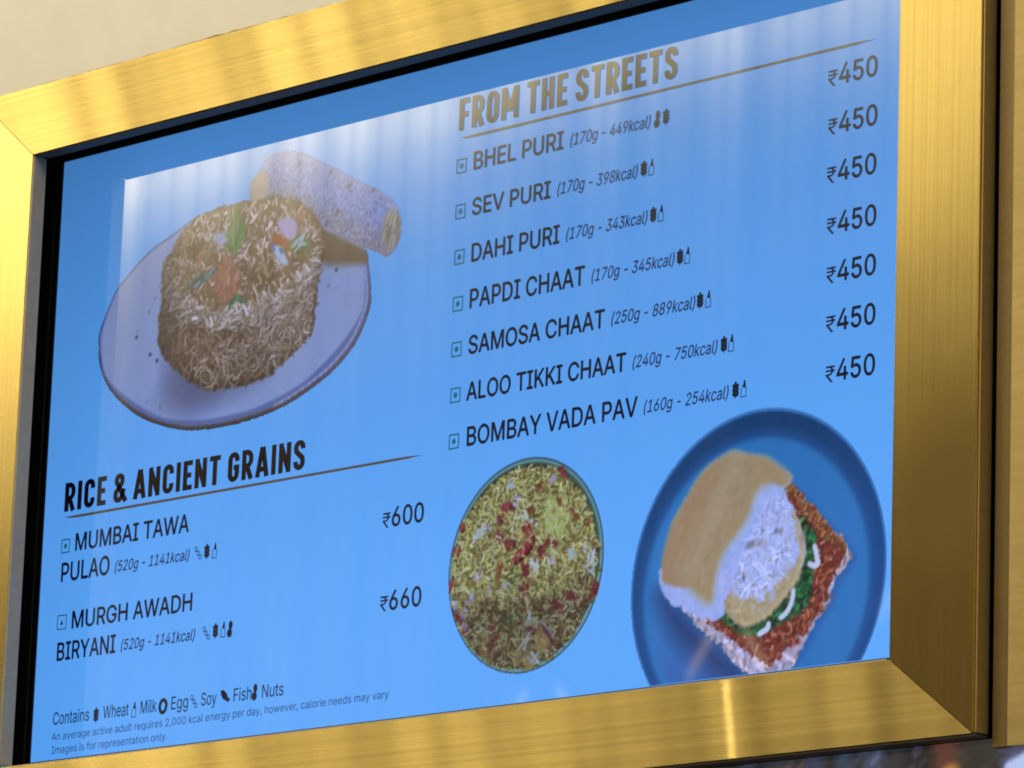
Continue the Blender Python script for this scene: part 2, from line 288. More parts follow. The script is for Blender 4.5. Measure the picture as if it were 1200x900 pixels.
FOOD3 = {'gold':[(6.403,-8.587),(6.625,-8.283),(7.071,-7.729),(7.432,-7.461),(7.886,-7.292),(8.114,-7.269),(8.391,-7.356),(8.893,-7.47),(9.26,-7.687),(9.603,-7.968),(9.429,-8.135),(9.045,-8.02),(8.708,-8.082),(8.473,-8.533),(8.278,-8.819),(7.814,-9.281),(7.621,-9.671),(7.524,-10.192),(7.292,-10.116),(6.985,-9.913),(6.281,-9.718),(6.2,-9.432),(6.213,-9.139)],'white':[(6.199,-9.397),(6.168,-9.827),(6.484,-10.153),(6.766,-10.268),(7.12,-10.476),(7.469,-10.596),(7.653,-10.632),(7.922,-10.471),(7.959,-10.237),(8.18,-10.038),(9.04,-10.128),(9.813,-9.873),(9.976,-9.385),(9.782,-8.771),(9.596,-8.495),(9.429,-8.135),(9.604,-7.985),(9.036,-7.745),(8.303,-8.17),(7.43,-9.445)],'ball':[(7.919,-10.386),(8.046,-10.109),(8.346,-9.544),(8.781,-8.996),(9.332,-8.634),(9.714,-8.712),(9.964,-9.35),(9.857,-9.877),(9.665,-10.143),(9.122,-10.61),(8.678,-10.768),(8.385,-10.773),(8.109,-10.626)],'cheese':[(8.18,-10.038),(8.386,-9.378),(8.665,-8.898),(9.102,-8.436),(9.479,-8.311),(9.76,-8.768),(9.888,-9.375),(9.702,-9.894),(9.157,-10.31),(8.893,-10.451),(8.597,-10.336),(8.322,-10.223)],'green':[(9.762,-8.853),(10.008,-8.915),(10.19,-9.105),(10.242,-9.414),(10.188,-9.863),(10.159,-10.413),(9.988,-10.614),(9.616,-10.761),(9.131,-10.914),(8.797,-11.0),(8.435,-10.93),(8.091,-10.777),(7.811,-10.579),(7.965,-10.39),(8.602,-10.506),(9.483,-10.006)],'slice':[(9.428,-8.1),(9.565,-8.185),(9.883,-8.393),(10.336,-8.801),(10.674,-9.127),(10.942,-9.325),(11.19,-9.687),(11.086,-9.876),(10.916,-10.041),(10.747,-10.274),(10.603,-10.593),(10.326,-10.899),(9.966,-11.398),(9.601,-11.782),(9.274,-12.003),(8.827,-11.962),(8.642,-11.794),(8.109,-11.339),(7.71,-10.961),(7.478,-10.853),(7.003,-10.43),(6.765,-10.234),(7.906,-10.009),(9.015,-9.278)],'crumb':[(9.475,-8.174),(9.883,-8.41),(10.337,-8.835),(10.675,-9.16),(10.921,-9.373),(11.014,-9.584),(10.845,-9.816),(10.722,-10.138),(10.535,-10.519),(10.216,-10.888),(9.85,-11.22),(9.526,-11.49),(9.197,-11.627),(8.971,-11.555),(8.743,-11.416),(8.353,-11.193),(7.936,-10.915),(7.587,-10.693),(7.282,-10.492),(7.912,-10.181),(9.02,-9.448)],'fringe':[(6.766,-10.268),(7.047,-10.365),(7.59,-10.796),(7.94,-11.034),(8.403,-11.35),(8.861,-11.629),(9.2,-11.728),(9.482,-11.52),(9.854,-11.337),(9.645,-11.786),(9.274,-12.003),(8.827,-11.962),(8.642,-11.794),(8.109,-11.339),(7.71,-10.961),(7.478,-10.853),(7.003,-10.43)],'shred':[[(10.242,-9.414),(10.29,-9.554),(10.316,-9.692),(10.34,-9.761),(10.253,-9.802),(10.119,-9.754)],[(9.712,-10.232),(9.694,-10.399),(9.632,-10.544),(9.525,-10.668),(9.393,-10.738)],[(9.083,-10.825),(9.063,-10.908),(8.953,-10.964),(8.842,-11.004)]],'pshadow':[(6.168,-9.827),(6.766,-10.268),(7.478,-10.853),(8.109,-11.339),(8.642,-11.794),(8.828,-11.996),(8.083,-11.929),(7.267,-11.395),(6.554,-10.814),(6.111,-10.167)]}


# ------------------------------------------------------------------ brass frame
IL, IR, IT, IB = -12.88, 13.40, 2.14, -12.14          # inner edges
OL, OR, OT, OB = -14.93, 15.42, 3.78, -13.68          # outer edges
ZF, ZB = 1.40, 1.02
frame = thing('brass_surround', 'wide brushed brass frame with mitred corners around the lit menu display', 'frame', W(0.25, OB, 1.2))
G = 0.011
e2 = 0.05
def rail(name, poly, m, label=None):
    vs, fs = prism(poly, ZB, ZF)
    return mesh_obj(name, vs, fs, m, frame, label)
top = rail('top_rail', [(IL + G, IT), (IR - G, IT), (OR - G, OT), (OL + G, OT)], M['brass_h'], 'bright top rail with faint upright bands')
bot = rail('bottom_rail', [(OL + G, OB), (OR - G, OB), (IR - G, IB), (IL + G, IB)], M['brass_h'], 'bottom rail with a bright streak of light')
lef = rail('side_rail', [(OL, OB + G), (IL, IB + G), (IL, IT - G), (OL, OT - G)], M['brass_v'], 'yellow left rail cut by the picture edge')
rig = rail('side_rail', [(IR, IB + G), (OR, OB + G), (OR, OT - G), (IR, IT - G)], M['brass_v'], 'right rail, gold above and brown below')
def strip(name, x0, y0, x1, y1, za, zb, m, parent, label=None, bevel=0.0003):
    vs, fs = prism([(x0, y0), (x1, y0), (x1, y1), (x0, y1)], za, zb)
    return mesh_obj(name, vs, fs, m, parent, label, bevel=bevel)
t = 0.03
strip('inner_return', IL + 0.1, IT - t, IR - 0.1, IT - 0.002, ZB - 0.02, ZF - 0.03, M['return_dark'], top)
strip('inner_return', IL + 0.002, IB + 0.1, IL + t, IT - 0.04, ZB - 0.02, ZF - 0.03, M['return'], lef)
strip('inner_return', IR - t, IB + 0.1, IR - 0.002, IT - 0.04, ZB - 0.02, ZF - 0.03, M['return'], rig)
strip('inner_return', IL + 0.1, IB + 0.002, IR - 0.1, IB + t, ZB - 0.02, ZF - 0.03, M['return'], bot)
strip('outer_return', OR + 0.004, OB + 0.02, OR + 0.045, OT - 0.02, ZB - 0.02, ZF - 0.05, M['brass_edge'], rig)
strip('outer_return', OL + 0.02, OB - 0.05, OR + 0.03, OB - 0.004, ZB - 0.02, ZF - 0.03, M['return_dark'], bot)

# ------------------------------------------------------------------ display: panel, bezel, casing
SL, SR, ST, SB = -13.44, 12.85, 2.35, -11.79
display = thing('menu_display', 'lit blue digital menu screen listing dishes and prices inside the brass frame', 'screen', W(-0.3, -13.2, 0))
def quad(x0, y0, x1, y1, z): return [W(x0, y0, z), W(x1, y0, z), W(x1, y1, z), W(x0, y1, z)], [(0, 1, 2, 3)]
vs, fs = prism([(SL, SB), (SR, SB), (SR, ST), (SL, ST)], -0.12, 0.0)
panel = mesh_obj('glossy_panel', vs, fs, M['screen'], display)
vs, fs = ring(SL + 0.004, SB + 0.004, SR - 0.004, ST - 0.004, -14.5, -13.3, 15.0, 3.2, -0.3, 0.035)
bezel = mesh_obj('bezel', vs, fs, M['black'], display, bevel=0.0006)
vs, fs = ring(SL - 0.17, SB - 0.17, SR + 0.17, ST + 0.17, SL - 0.205, SB - 0.205, SR + 0.205, ST + 0.205, 0.037, 0.065)
mesh_obj('bezel_trim', vs, fs, M['trim'], bezel)
vs, fs = ring(-14.3, -13.1, 14.8, 3.0, -14.45, -13.25, 14.95, 3.15, 0.04, 0.98)
mesh_obj('casing', vs, fs, M['black'], display)

# ------------------------------------------------------------------ lettering
ZT = 0.012
FONT = None
try:
    _f = os.path.join(bpy.utils.system_resource('DATAFILES'), 'fonts', 'Inter.woff2')
    if os.path.exists(_f): FONT = bpy.data.fonts.load(_f)
except Exception: FONT = None
def text_mesh(s, shear=0.0):
    """lettering as flat faces; letters whose strokes overlap are filled by winding number"""
    c = bpy.data.curves.new('lettering', 'FONT'); c.body = s
    if FONT: c.font = FONT
    c.shear = shear
    o = bpy.data.objects.new('lettering', c); COL.objects.link(o)
    dg = bpy.context.evaluated_depsgraph_get()
    cu = o.evaluated_get(dg).to_curve(dg); loops = []
    for sp in cu.splines:
        bp = sp.bezier_points; P = []
        for i in range(len(bp)):
            p, q = bp[i], bp[(i + 1) % len(bp)]
            straight = p.handle_right_type == 'VECTOR' and q.handle_left_type == 'VECTOR'
            P += [Vector(v[:2]) for v in (interpolate_bezier(p.co, p.handle_right, q.handle_left, q.co, 2 if straight else 6)[:-1])]
        P = [p for i, p in enumerate(P) if (p - P[i - 1]).length > 1e-5]
        if len(P) > 2: loops.append(P)
    bpy.data.objects.remove(o); bpy.data.curves.remove(c)
    # letters one at a time: contours whose boxes touch belong together
    groups = []
    for P in sorted(loops, key=lambda P: min(p.x for p in P)):
        lo, hi = min(p.x for p in P), max(p.x for p in P)
        if groups and lo <= groups[-1][1]: groups[-1][0].append(P); groups[-1][1] = max(hi, groups[-1][1])
        else: groups.append([[P], hi])
    vs, fs = [], []
    for Ps, _ in groups:
        V, E = [], []
        for P in Ps:
            b = len(V); V += P; E += [(b + i, b + (i + 1) % len(P)) for i in range(len(P))]
        r = delaunay_2d_cdt(V, E, [], 0, 1e-6); Q = np.array([tuple(v) for v in r[0]])
        T = np.array([t for t in r[2] if len(t) == 3]); C = Q[T].mean(1); wind = np.zeros(len(C))
        for P in Ps:
            A = np.array([tuple(p) for p in P]); B = np.roll(A, -1, 0)
            cy = C[:, 1:2]; up = (A[:, 1] <= cy) & (B[:, 1] > cy); dn = (A[:, 1] > cy) & (B[:, 1] <= cy)
            side = (B[:, 0] - A[:, 0]) * (cy - A[:, 1]) - (C[:, 0:1] - A[:, 0]) * (B[:, 1] - A[:, 1])
            wind += (up & (side > 0)).sum(1) - (dn & (side < 0)).sum(1)
        k = len(vs); vs += [tuple(q) for q in Q]; fs += [tuple(int(i) + k for i in t) for t in T[wind != 0]]
    return np.array(vs), fs
_h, _ = text_mesh('H'); CAPH = _h[:, 1].max()
def write(name, s, x0, x1, y, cap, m, parent, label=None, shear=0.0, weight=0.0, z=ZT):
    vs, fs = text_mesh(s, shear)
    a, b = vs[:, 0].min(), vs[:, 0].max()
    X = x0 + (vs[:, 0] - a) * (x1 - x0) / (b - a); Y = y + vs[:, 1] * cap / CAPH
    vv, ff, k = [], [], len(vs)
    for i, (dx, dy) in enumerate(((0, 0), (1, 0), (-1, 0), (0, 1), (0, -1)) if weight else ((0, 0),)):   # a heavier cut: the outline spread by a hair each way
        vv += [W(p + dx * weight, q + dy * weight, z + 0.0005 * i) for p, q in zip(X, Y)]; ff += [tuple(j + k * i for j in f) for f in fs]
    return mesh_obj(name, vv, ff, m, parent, label)

# condensed grotesque capitals drawn as stroked paths: width and strokes on a cap height of 1
def _arc(cx, cy, rx, ry, a0, a1, k=6):
    return [(cx + rx * math.cos(math.radians(a0 + (a1 - a0) * i / k)), cy + ry * math.sin(math.radians(a0 + (a1 - a0) * i / k))) for i in range(k + 1)]
def _bowl(w, y0, y1, t, x0=0.0):
    r = min((y1 - y0) / 2, w * 0.55)
    return [(x0, y1)] + _arc(w - r * 0.9, y1 - r, r * 0.9, r, 90, 0) + _arc(w - r * 0.9, y0 + r, r * 0.9, r, 0, -90) + [(x0, y0)]
def glyph(ch, T):
    h = T / 2; lo, hi = h, 1 - h
    w = {'I': T, 'M': 0.62, '&': 0.52, 'T': 0.43, 'E': 0.37, 'F': 0.37, 'A': 0.50, 'N': 0.47}.get(ch, 0.44)
    l, r = h, w - h; c = w / 2
    rx = (r - l) / 2; ry = 0.165
    if ch == 'I': s = [[(c, 0), (c, 1)]]
    elif ch == 'F': s = [[(l, 0), (l, hi), (w, hi)], [(l, 0.49), (w - 0.04, 0.49)]]
    elif ch == 'E': s = [[(w, hi), (l, hi), (l, lo), (w, lo)], [(l, 0.5), (w - 0.04, 0.5)]]
    elif ch == 'T': s = [[(0, hi), (w, hi)], [(c, 0), (c, hi)]]
    elif ch == 'H': s = [[(l, 0), (l, 1)], [(r, 0), (r, 1)], [(l, 0.5), (r, 0.5)]]
    elif ch == 'N': s = [[(l, 0), (l, 1)], [(r, 0), (r, 1)], [(l * 0.9, 1 - h * 0.6), (r * 1.02, h * 0.6)]]
    elif ch == 'M': s = [[(l, 0), (l, 1)], [(r, 0), (r, 1)], [(l + h * 0.1, 1 - h * 0.3), (c, 0.24)], [(c, 0.24), (r - h * 0.1, 1 - h * 0.3)]]
    elif ch == 'A': s = [[(h * 0.85, 0), (c - h * 0.12, 1)], [(w - h * 0.85, 0), (c + h * 0.12, 1)], [(w * 0.25, 0.26), (w * 0.75, 0.26)]]
    elif ch == 'R': s = [[(l, 0), (l, 1)], _bowl(r, 0.45, hi, T, l), [(c * 0.95, 0.45), (r + 0.02, 0)]]
    elif ch == 'O': s = [_arc(c, hi - ry, rx, ry, 180, 0) + _arc(c, lo + ry, rx, ry, 0, -180) + [(l, hi - ry)]]
    elif ch == 'C': s = [[(r, 0.66)] + _arc(c, hi - ry, rx, ry, 0, 180) + _arc(c, lo + ry, rx, ry, 180, 360) + [(r, 0.34)]]
    elif ch == 'G': s = [[(r, 0.68)] + _arc(c, hi - ry, rx, ry, 0, 180) + _arc(c, lo + ry, rx, ry, 180, 360) + [(r, 0.48), (c, 0.48)]]
    elif ch == 'S':
        s = [[(r, 0.70)] + _arc(c, hi - ry, rx, ry, 0, 180) + [(l + 0.02, 0.62), (c, 0.51), (r - 0.02, 0.40)] + _arc(c, lo + ry, rx, ry, 0, -180) + [(l, 0.30)]]
    elif ch == '&':
        s = [[(w, 0.0), (0.13, 0.68)] + _arc(c - 0.03, hi - 0.14, 0.12, 0.14, 190, 0) + [(0.33, 0.64), (l + 0.01, 0.36)] + _arc(c - 0.05, lo + 0.14, c - 0.05 - l, 0.15, 170, 330) + [(r, 0.45)]]
    else: s = []
    return w, s
def stroke_faces(path, T, base):
    pts = [Vector(p) for p in path]; k = len(pts); vs, fs = [], []
    q = [p for i, p in enumerate(pts) if i == 0 or (p - pts[i - 1]).length > 1e-5]; pts = q; k = len(pts)
    for i in range(k):
        a = (pts[i] - pts[i - 1]).normalized() if i else None
        b = (pts[i + 1] - pts[i]).normalized() if i < k - 1 else None
        if a is None: a = b
        if b is None: b = a
        tn = (a + b); tn = tn.normalized() if tn.length > 1e-4 else a
        nn = Vector((-tn.y, tn.x)); s = T / 2 / max(0.45, nn.dot(Vector((-a.y, a.x))))
        vs += [pts[i] + nn * s, pts[i] - nn * s]
    fs = [(base + 2 * i + 1, base + 2 * i + 3, base + 2 * i + 2, base + 2 * i) for i in range(k - 1)]
    return vs, fs
def heading(s, x0, x1, y, cap, m, parent, label):
    T = 0.174; gap = 0.10; pen = 0.0; vs, fs, zs = [], [], []
    cnt = 0
    for ch in s:
        if ch == ' ': pen += 0.20; continue
        w, st = glyph(ch, T)
        for path in st:
            a, b = stroke_faces(path, T, len(vs)); vs += [(p.x + pen, p.y) for p in a]; fs += b
            zs += [ZT + 0.0006 * (cnt % 7)] * len(a); cnt += 1
        pen += w + gap
    pen -= gap
    k = (x1 - x0) / pen
    return mesh_obj('heading', [W(x0 + p[0] * k, y + p[1] * cap, z) for p, z in zip(vs, zs)], fs, m, parent, label)

def flat(name, polys, m, parent, label=None, z=ZT, dz=0.0006):
    vs, fs = [], []
    for i, p in enumerate(polys):
        b = len(vs); vs += [W(q[0], q[1], z + dz * i) for q in p]; fs.append(tuple(range(b, b + len(p))))
    return mesh_obj(name, vs, fs, m, parent, label)
def ell(cx, cy, a, b, rot=0.0, k=16):
    c, s = math.cos(rot), math.sin(rot)
    return [(cx + a * math.cos(2 * math.pi * i / k) * c - b * math.sin(2 * math.pi * i / k) * s,
             cy + a * math.cos(2 * math.pi * i / k) * s + b * math.sin(2 * math.pi * i / k) * c) for i in range(k)]
def ellring(cx, cy, a, b, w, rot=0.0, k=18):
    o = ell(cx, cy, a, b, rot, k); i_ = ell(cx, cy, a - w, b - w, rot, k)
    return [[i_[j], o[j], o[(j + 1) % k], i_[(j + 1) % k]] for j in range(k)]
def boxring(cx, cy, a, b, w):
    o = [(cx - a, cy - b), (cx + a, cy - b), (cx + a, cy + b), (cx - a, cy + b)]
    i_ = [(cx - a + w, cy - b + w), (cx + a - w, cy - b + w), (cx + a - w, cy + b - w), (cx - a + w, cy + b - w)]
    return [[o[j], o[(j + 1) % 4], i_[(j + 1) % 4], i_[j]] for j in range(4)]
def icon(kind, x, y, parent):
    if kind == 'wheat':
        p = []
        for j in range(3):
            for s in (-1, 1): p.append(ell(x + s * 0.045, y - 0.075 + j * 0.08, 0.038, 0.062, -s * 0.55, 10))
        p.append(ell(x, y + 0.14, 0.034, 0.05, 0, 10))
        p.append([(x - 0.01, y - 0.17), (x + 0.01, y - 0.17), (x + 0.01, y + 0.12), (x - 0.01, y + 0.12)])
    elif kind == 'milk':
        p = [[(x - 0.045, y + 0.05), (x + 0.055, y + 0.02), (x + 0.05, y + 0.10), (x + 0.035, y + 0.19), (x - 0.0, y + 0.19), (x - 0.01, y + 0.12)]]
        p += [[(x - 0.085, y - 0.16), (x - 0.065, y - 0.145), (x - 0.05, y + 0.04), (x - 0.07, y + 0.04)],
              [(x - 0.085, y - 0.16), (x + 0.075, y - 0.16), (x + 0.06, y - 0.14), (x - 0.065, y - 0.14)],
              [(x + 0.075, y - 0.16), (x + 0.075, y + 0.03), (x + 0.055, y + 0.03), (x + 0.058, y - 0.14)]]
    elif kind == 'nut':
        p = [ell(x - 0.012, y - 0.08, 0.085, 0.10), ell(x + 0.015, y + 0.09, 0.066, 0.10)]
    elif kind == 'soy':
        p = []
        for j in range(3): p += ellring(x - 0.08 + j * 0.08, y + 0.09 - j * 0.095, 0.052, 0.066, 0.022, 0.3, 10)
    elif kind == 'egg':
        p = ellring(x, y - 0.005, 0.155, 0.185, 0.088)
    else:
        p = [[(x - 0.15, y + 0.13), (x - 0.04, y + 0.13), (x + 0.06, y + 0.05), (x + 0.10, y - 0.04), (x + 0.19, y - 0.09), (x + 0.10, y - 0.15), (x + 0.02, y - 0.10), (x - 0.07, y - 0.06), (x - 0.13, y + 0.03)]]
    return flat('allergen_icon', p, M['ink'], parent)
def rupee_price(num, x0, x1, y, cap):
    gw = (x1 - x0)
    vs, fs = text_mesh('\u20b9')
    pr = write('price', num, x0 + 0.0, x1, y, cap, M['ink'], display, weight=0.011, label='price reading \u20b9' + num)
    a, b = vs[:, 0].min(), vs[:, 0].max(); rx0 = x0 - 0.295
    mesh_obj('currency_sign', [W(rx0 + (p - a) / (b - a) * 0.25, y - 0.015 + q / CAPH * cap * 0.80, ZT) for p, q in vs], fs, M['ink'], pr)

for k, (nm, a, b, y, cap, note, na, nb, ics) in enumerate(ROWS):
    write('dish_name', nm, a, b, y, cap * 1.0, M['ink'], display, 'dish name reading ' + nm, weight=0.012)
    write('serving_note', note, na, nb, y + 0.03, 0.252, M['note_ink'], display, 'serving note reading ' + note, shear=0.22, weight=0.005)
    for kind, x, yy in ics: icon(kind, x, y + 0.155, display)
for k, (num, x0, y, x1) in enumerate(PRICES):
    rupee_price(num, x0 - 0.01, x1, y - 0.09 + (0.09 if k > 6 else 0), 0.415)
for nm, a, b, y, cap in LEFT: write('dish_name', nm, a, b, y, cap, M['ink'], display, 'dish name reading ' + nm, weight=0.012)
for note, a, b, y in LNOTES: write('serving_note', note, a, b, y + 0.03, 0.24, M['note_ink'], display, 'serving note reading ' + note, shear=0.22, weight=0.005)
for kind, x, y in LICONS: icon(kind, x, y, display)
for x, y in MARKS:
    flat('diet_mark', boxring(x, y, 0.155, 0.165, 0.035) + [ell(x, y, 0.06, 0.065, 0, 12)], M['veg'], display)
x, y = NONVEG
flat('diet_mark', boxring(x, y, 0.165, 0.17, 0.022) + [[(x - 0.055, y - 0.06), (x + 0.055, y - 0.06), (x, y + 0.06)]], M['ink'], display, 'dark diet mark with a triangle')
for nm, a, b, y in CONT: write('legend_word', nm, a, b, -10.985, 0.285, M['ink'], display, 'legend word reading ' + nm, weight=0.002)
for kind, x, y in CICONS: icon(kind, x, y, display)
for nm, a, b, y in SMALL: write('small_print', nm, a, b, y - 0.02, 0.17, M['note_ink'], display, 'small print reading ' + nm)
for (nm, a, b, y, cap) in HEAD:
    hd = heading(nm, a, b, y, cap, M['head_ink'], display, 'heading reading ' + nm)
    (ra, ry), (rb, _) = RULES[0] if nm[0] == 'F' else RULES[1]
    ry -= 0.0
    w = 0.032
    pts = [(ra, ry + 0.04), (ra + 0.14, ry - 0.012), (ra + 0.5, ry - w), (rb - 0.5, ry - w * 0.9), (rb, ry + 0.0), (rb - 0.5, ry + w * 0.9), (ra + 0.5, ry + w), (ra + 0.12, ry + 0.025)]
    flat('heading_rule', [pts], M['rule_ink'], hd)

# ------------------------------------------------------------------ pictures shown on the display
class Canvas:
    def __init__(s, x0, y0, x1, y1, res, bg):
        s.x0, s.y0, s.res = x0, y0, res
        s.nx, s.ny = int((x1 - x0) * res), int((y1 - y0) * res)
        s.X, s.Y = np.meshgrid(x0 + np.arange(s.nx) / res, y0 + np.arange(s.ny) / res)
        s.c = np.empty((s.ny, s.nx, 3)); s.c[:] = bg
        s.id = np.zeros((s.ny, s.nx), int)
        s.rg = np.random.default_rng(7)
    def win(s, xa, ya, xb, yb):
        i0 = max(0, int((xa - s.x0) * s.res)); i1 = min(s.nx, int((xb - s.x0) * s.res) + 2)
        j0 = max(0, int((ya - s.y0) * s.res)); j1 = min(s.ny, int((yb - s.y0) * s.res) + 2)
        return slice(j0, max(j0, j1)), slice(i0, max(i0, i1))
    def put(s, w, a, col, ident=None):
        a = a[..., None]
        s.c[w] = s.c[w] * (1 - a) + np.asarray(col, float) * a
        if ident is not None: s.id[w] = np.where(a[..., 0] > 0.5, ident, s.id[w])
    def sdf(s, poly, w):
        X, Y = s.X[w], s.Y[w]; P = np.asarray(poly, float); dd = np.full(X.shape, 1e9); ins = np.zeros(X.shape, bool)
        for (ax, ay), (bx, by) in zip(P, np.roll(P, -1, 0)):
            ex, ey = bx - ax, by - ay; t = np.clip(((X - ax) * ex + (Y - ay) * ey) / (ex * ex + ey * ey + 1e-12), 0, 1)
            dd = np.minimum(dd, (X - ax - t * ex) ** 2 + (Y - ay - t * ey) ** 2)
            if ay != by:
                c = ((ay > Y) != (by > Y)) & (X < ex * (Y - ay) / ey + ax); ins ^= c
        dd = np.sqrt(dd); return np.where(ins, -dd, dd)
    def poly(s, P, col, soft=0.03, ident=None, alpha=1.0, rough=0.0):
        P = smooth(P); A = np.asarray(P); m = soft + rough + 0.05
        w = s.win(A[:, 0].min() - m, A[:, 1].min() - m, A[:, 0].max() + m, A[:, 1].max() + m)
        dd = s.sdf(P, w)
        if rough: dd = dd + rough * (s.vnoise(9.0)[w] - 0.5) * 2
        s.put(w, np.clip(0.5 - dd / (2 * soft), 0, 1) * alpha, col, ident); return dd, w
    def ellipse(s, cx, cy, a, b, col, soft=0.03, ident=None, rot=0.0, alpha=1.0):
        m = max(a, b) + soft * 2; w = s.win(cx - m, cy - m, cx + m, cy + m)
        X, Y = s.X[w] - cx, s.Y[w] - cy; c, q = math.cos(rot), math.sin(rot)
        r = np.sqrt(((X * c + Y * q) / a) ** 2 + ((-X * q + Y * c) / b) ** 2)
        s.put(w, np.clip(0.5 - (r - 1) * min(a, b) / (2 * soft), 0, 1) * alpha, col, ident)
    def line(s, x0, y0, x1, y1, wd, col, soft=0.02, alpha=1.0, ident=None):
        m = wd + soft * 2; w = s.win(min(x0, x1) - m, min(y0, y1) - m, max(x0, x1) + m, max(y0, y1) + m)
        X, Y = s.X[w], s.Y[w]
        if X.size == 0: return
        ex, ey = x1 - x0, y1 - y0; t = np.clip(((X - x0) * ex + (Y - y0) * ey) / (ex * ex + ey * ey + 1e-9), 0, 1)
        dd = np.hypot(X - x0 - t * ex, Y - y0 - t * ey) - wd / 2
        s.put(w, np.clip(0.5 - dd / (2 * soft), 0, 1) * alpha, col, ident)
    def path(s, P, wd, col, **k):
        P = smooth(P, 3, False)
        for (a, b), (c, e) in zip(P, P[1:]): s.line(a, b, c, e, wd, col, **k)
    def vnoise(s, f, seed=0):
        key = (f, seed); s._c = getattr(s, '_c', {})
        if key not in s._c:
            g = np.random.default_rng(seed + int(f * 10)).random((int((s.Y[-1, 0] - s.y0) * f) + 3, int((s.X[0, -1] - s.x0) * f) + 3))
            fx, fyy = (s.X - s.x0) * f, (s.Y - s.y0) * f; i, j = fx.astype(int), fyy.astype(int); p, q = fx - i, fyy - j
            p, q = p * p * (3 - 2 * p), q * q * (3 - 2 * q)
            s._c[key] = (g[j, i] * (1 - p) + g[j, i + 1] * p) * (1 - q) + (g[j + 1, i] * (1 - p) + g[j + 1, i + 1] * p) * q
        return s._c[key]
    def grains(s, P, num, ln, wd, cols, ang=None, jit=3.2, soft=0.015, alpha=0.9, dark=0.0, keep=0.0, curl=0.0):
        """scatter short strokes inside an outline"""
        P = smooth(P); A = np.asarray(P); r = s.rg
        w = s.win(A[:, 0].min(), A[:, 1].min(), A[:, 0].max(), A[:, 1].max()); dd = s.sdf(P, w); jj, ii = np.nonzero(dd < -keep)
        if len(jj) == 0: return
        X, Y = s.X[w], s.Y[w]; cols = np.asarray(cols, float)
        for q in r.integers(0, len(jj), num):
            x, y = X[jj[q], ii[q]], Y[jj[q], ii[q]]; th = (ang(x, y) if callable(ang) else (ang or 0.0)) + (r.random() - 0.5) * jit
            L = ln * (0.5 + r.random()) / 2; wdd = wd * (0.7 + 0.6 * r.random())
            c = cols[r.integers(len(cols))] * (0.85 + 0.3 * r.random())
            dx, dy = math.cos(th) * L, math.sin(th) * L
            if dark: s.line(x - dx + wdd * 0.3, y - dy - wdd * 0.6, x + dx + wdd * 0.3, y + dy - wdd * 0.6, wdd, cols[0] * dark, soft, alpha * 0.8)
            if curl:
                cv_ = curl * (r.random() - 0.5) * 1.3; pr_ = None
                for h in range(5):
                    tt_ = h / 2 - 1; bow = cv_ * (1 - tt_ * tt_); nw = (x + dx * tt_ - dy * bow, y + dy * tt_ + dx * bow)
                    if pr_: s.line(*pr_, *nw, wdd, c, soft, alpha)
                    pr_ = nw
            else: s.line(x - dx, y - dy, x + dx, y + dy, wdd, c, soft, alpha)
    def emit(s, names, parent_of, labels, z=0.010, tint=(0.98, 0.94, 1.08), root=None, material=None):
        root = root or display; material = material or M['picture']
        lin = np.clip(s.c, 0, 255) / 255; lin = np.where(lin <= 0.04045, lin / 12.92, ((lin + 0.055) / 1.055) ** 2.4)
        warm = (s.id > 1)[..., None]; lin = np.where(warm, lin * np.array(tint), lin)   # the display shows pictures a little cool
        made = {}
        cellid = s.id[:-1, :-1]
        for ident, nm in names.items():
            jj, ii = np.nonzero(cellid == ident)
            if len(jj) == 0: continue
            a = jj * s.nx + ii; q = np.stack([a, a + 1, a + s.nx + 1, a + s.nx], 1)
            used, invx = np.unique(q, return_inverse=True); q = invx.reshape(-1, 4)
            par = made.get(parent_of[ident]) or root
            o0 = root_of(par)
            xs, ys = s.X.ravel()[used] * U - o0.x, s.Y.ravel()[used] * U + Z0 - o0.z
            me = bpy.data.meshes.new(nm)
            me.vertices.add(len(used)); me.vertices.foreach_set('co', np.stack([xs, np.full(len(used), -z * U - o0.y), ys], 1).ravel())
            me.loops.add(len(q) * 4); me.loops.foreach_set('vertex_index', q.ravel())
            me.polygons.add(len(q)); me.polygons.foreach_set('loop_start', np.arange(0, len(q) * 4, 4))
            me.update(calc_edges=True)
            at = me.attributes.new('picture', 'FLOAT_COLOR', 'POINT')
            at.data.foreach_set('color', np.concatenate([lin.reshape(-1, 3)[used], np.ones((len(used), 1))], 1).ravel())
            me.materials.append(material)
            made[ident] = link(nm, me, par, labels.get(ident))
        return made
def smooth(P, k=3, closed=True):
    """Catmull-Rom curve through the outline's points"""
    P = [tuple(p) for p in P]; out = []; n_ = len(P)
    for i in range(n_ if closed else n_ - 1):
        p0, p1, p2, p3 = (P[(i + q) % n_] if closed else P[min(max(i + q, 0), n_ - 1)] for q in (-1, 0, 1, 2))
        for j in range(k):
            t = j / k
            out.append(tuple(0.5 * (2 * b + (c - a) * t + (2 * a - 5 * b + 4 * c - d_) * t * t + (3 * b - a - 3 * c + d_) * t ** 3) for a, b, c, d_ in zip(p0, p1, p2, p3)))
    if not closed: out.append(P[-1])
    return out
def srgb(c): return tuple(255 * (12.92 * x if x <= 0.0031308 else 1.055 * x ** (1 / 2.4) - 0.055) for x in c)
BG8 = srgb(BGC)
def center(P): A = np.asarray(P); return A.mean(0)

def mixc(a, b, t): return tuple(p * (1 - t) + q * t for p, q in zip(a, b))

# --- spiced rice on a speckled plate with a rolled papad
F = FOOD1
cv = Canvas(-11.9, -5.1, -1.7, 1.6, 42, BG8)
cv.poly(F['plate_out'], (84, 104, 168), 0.03, 1)
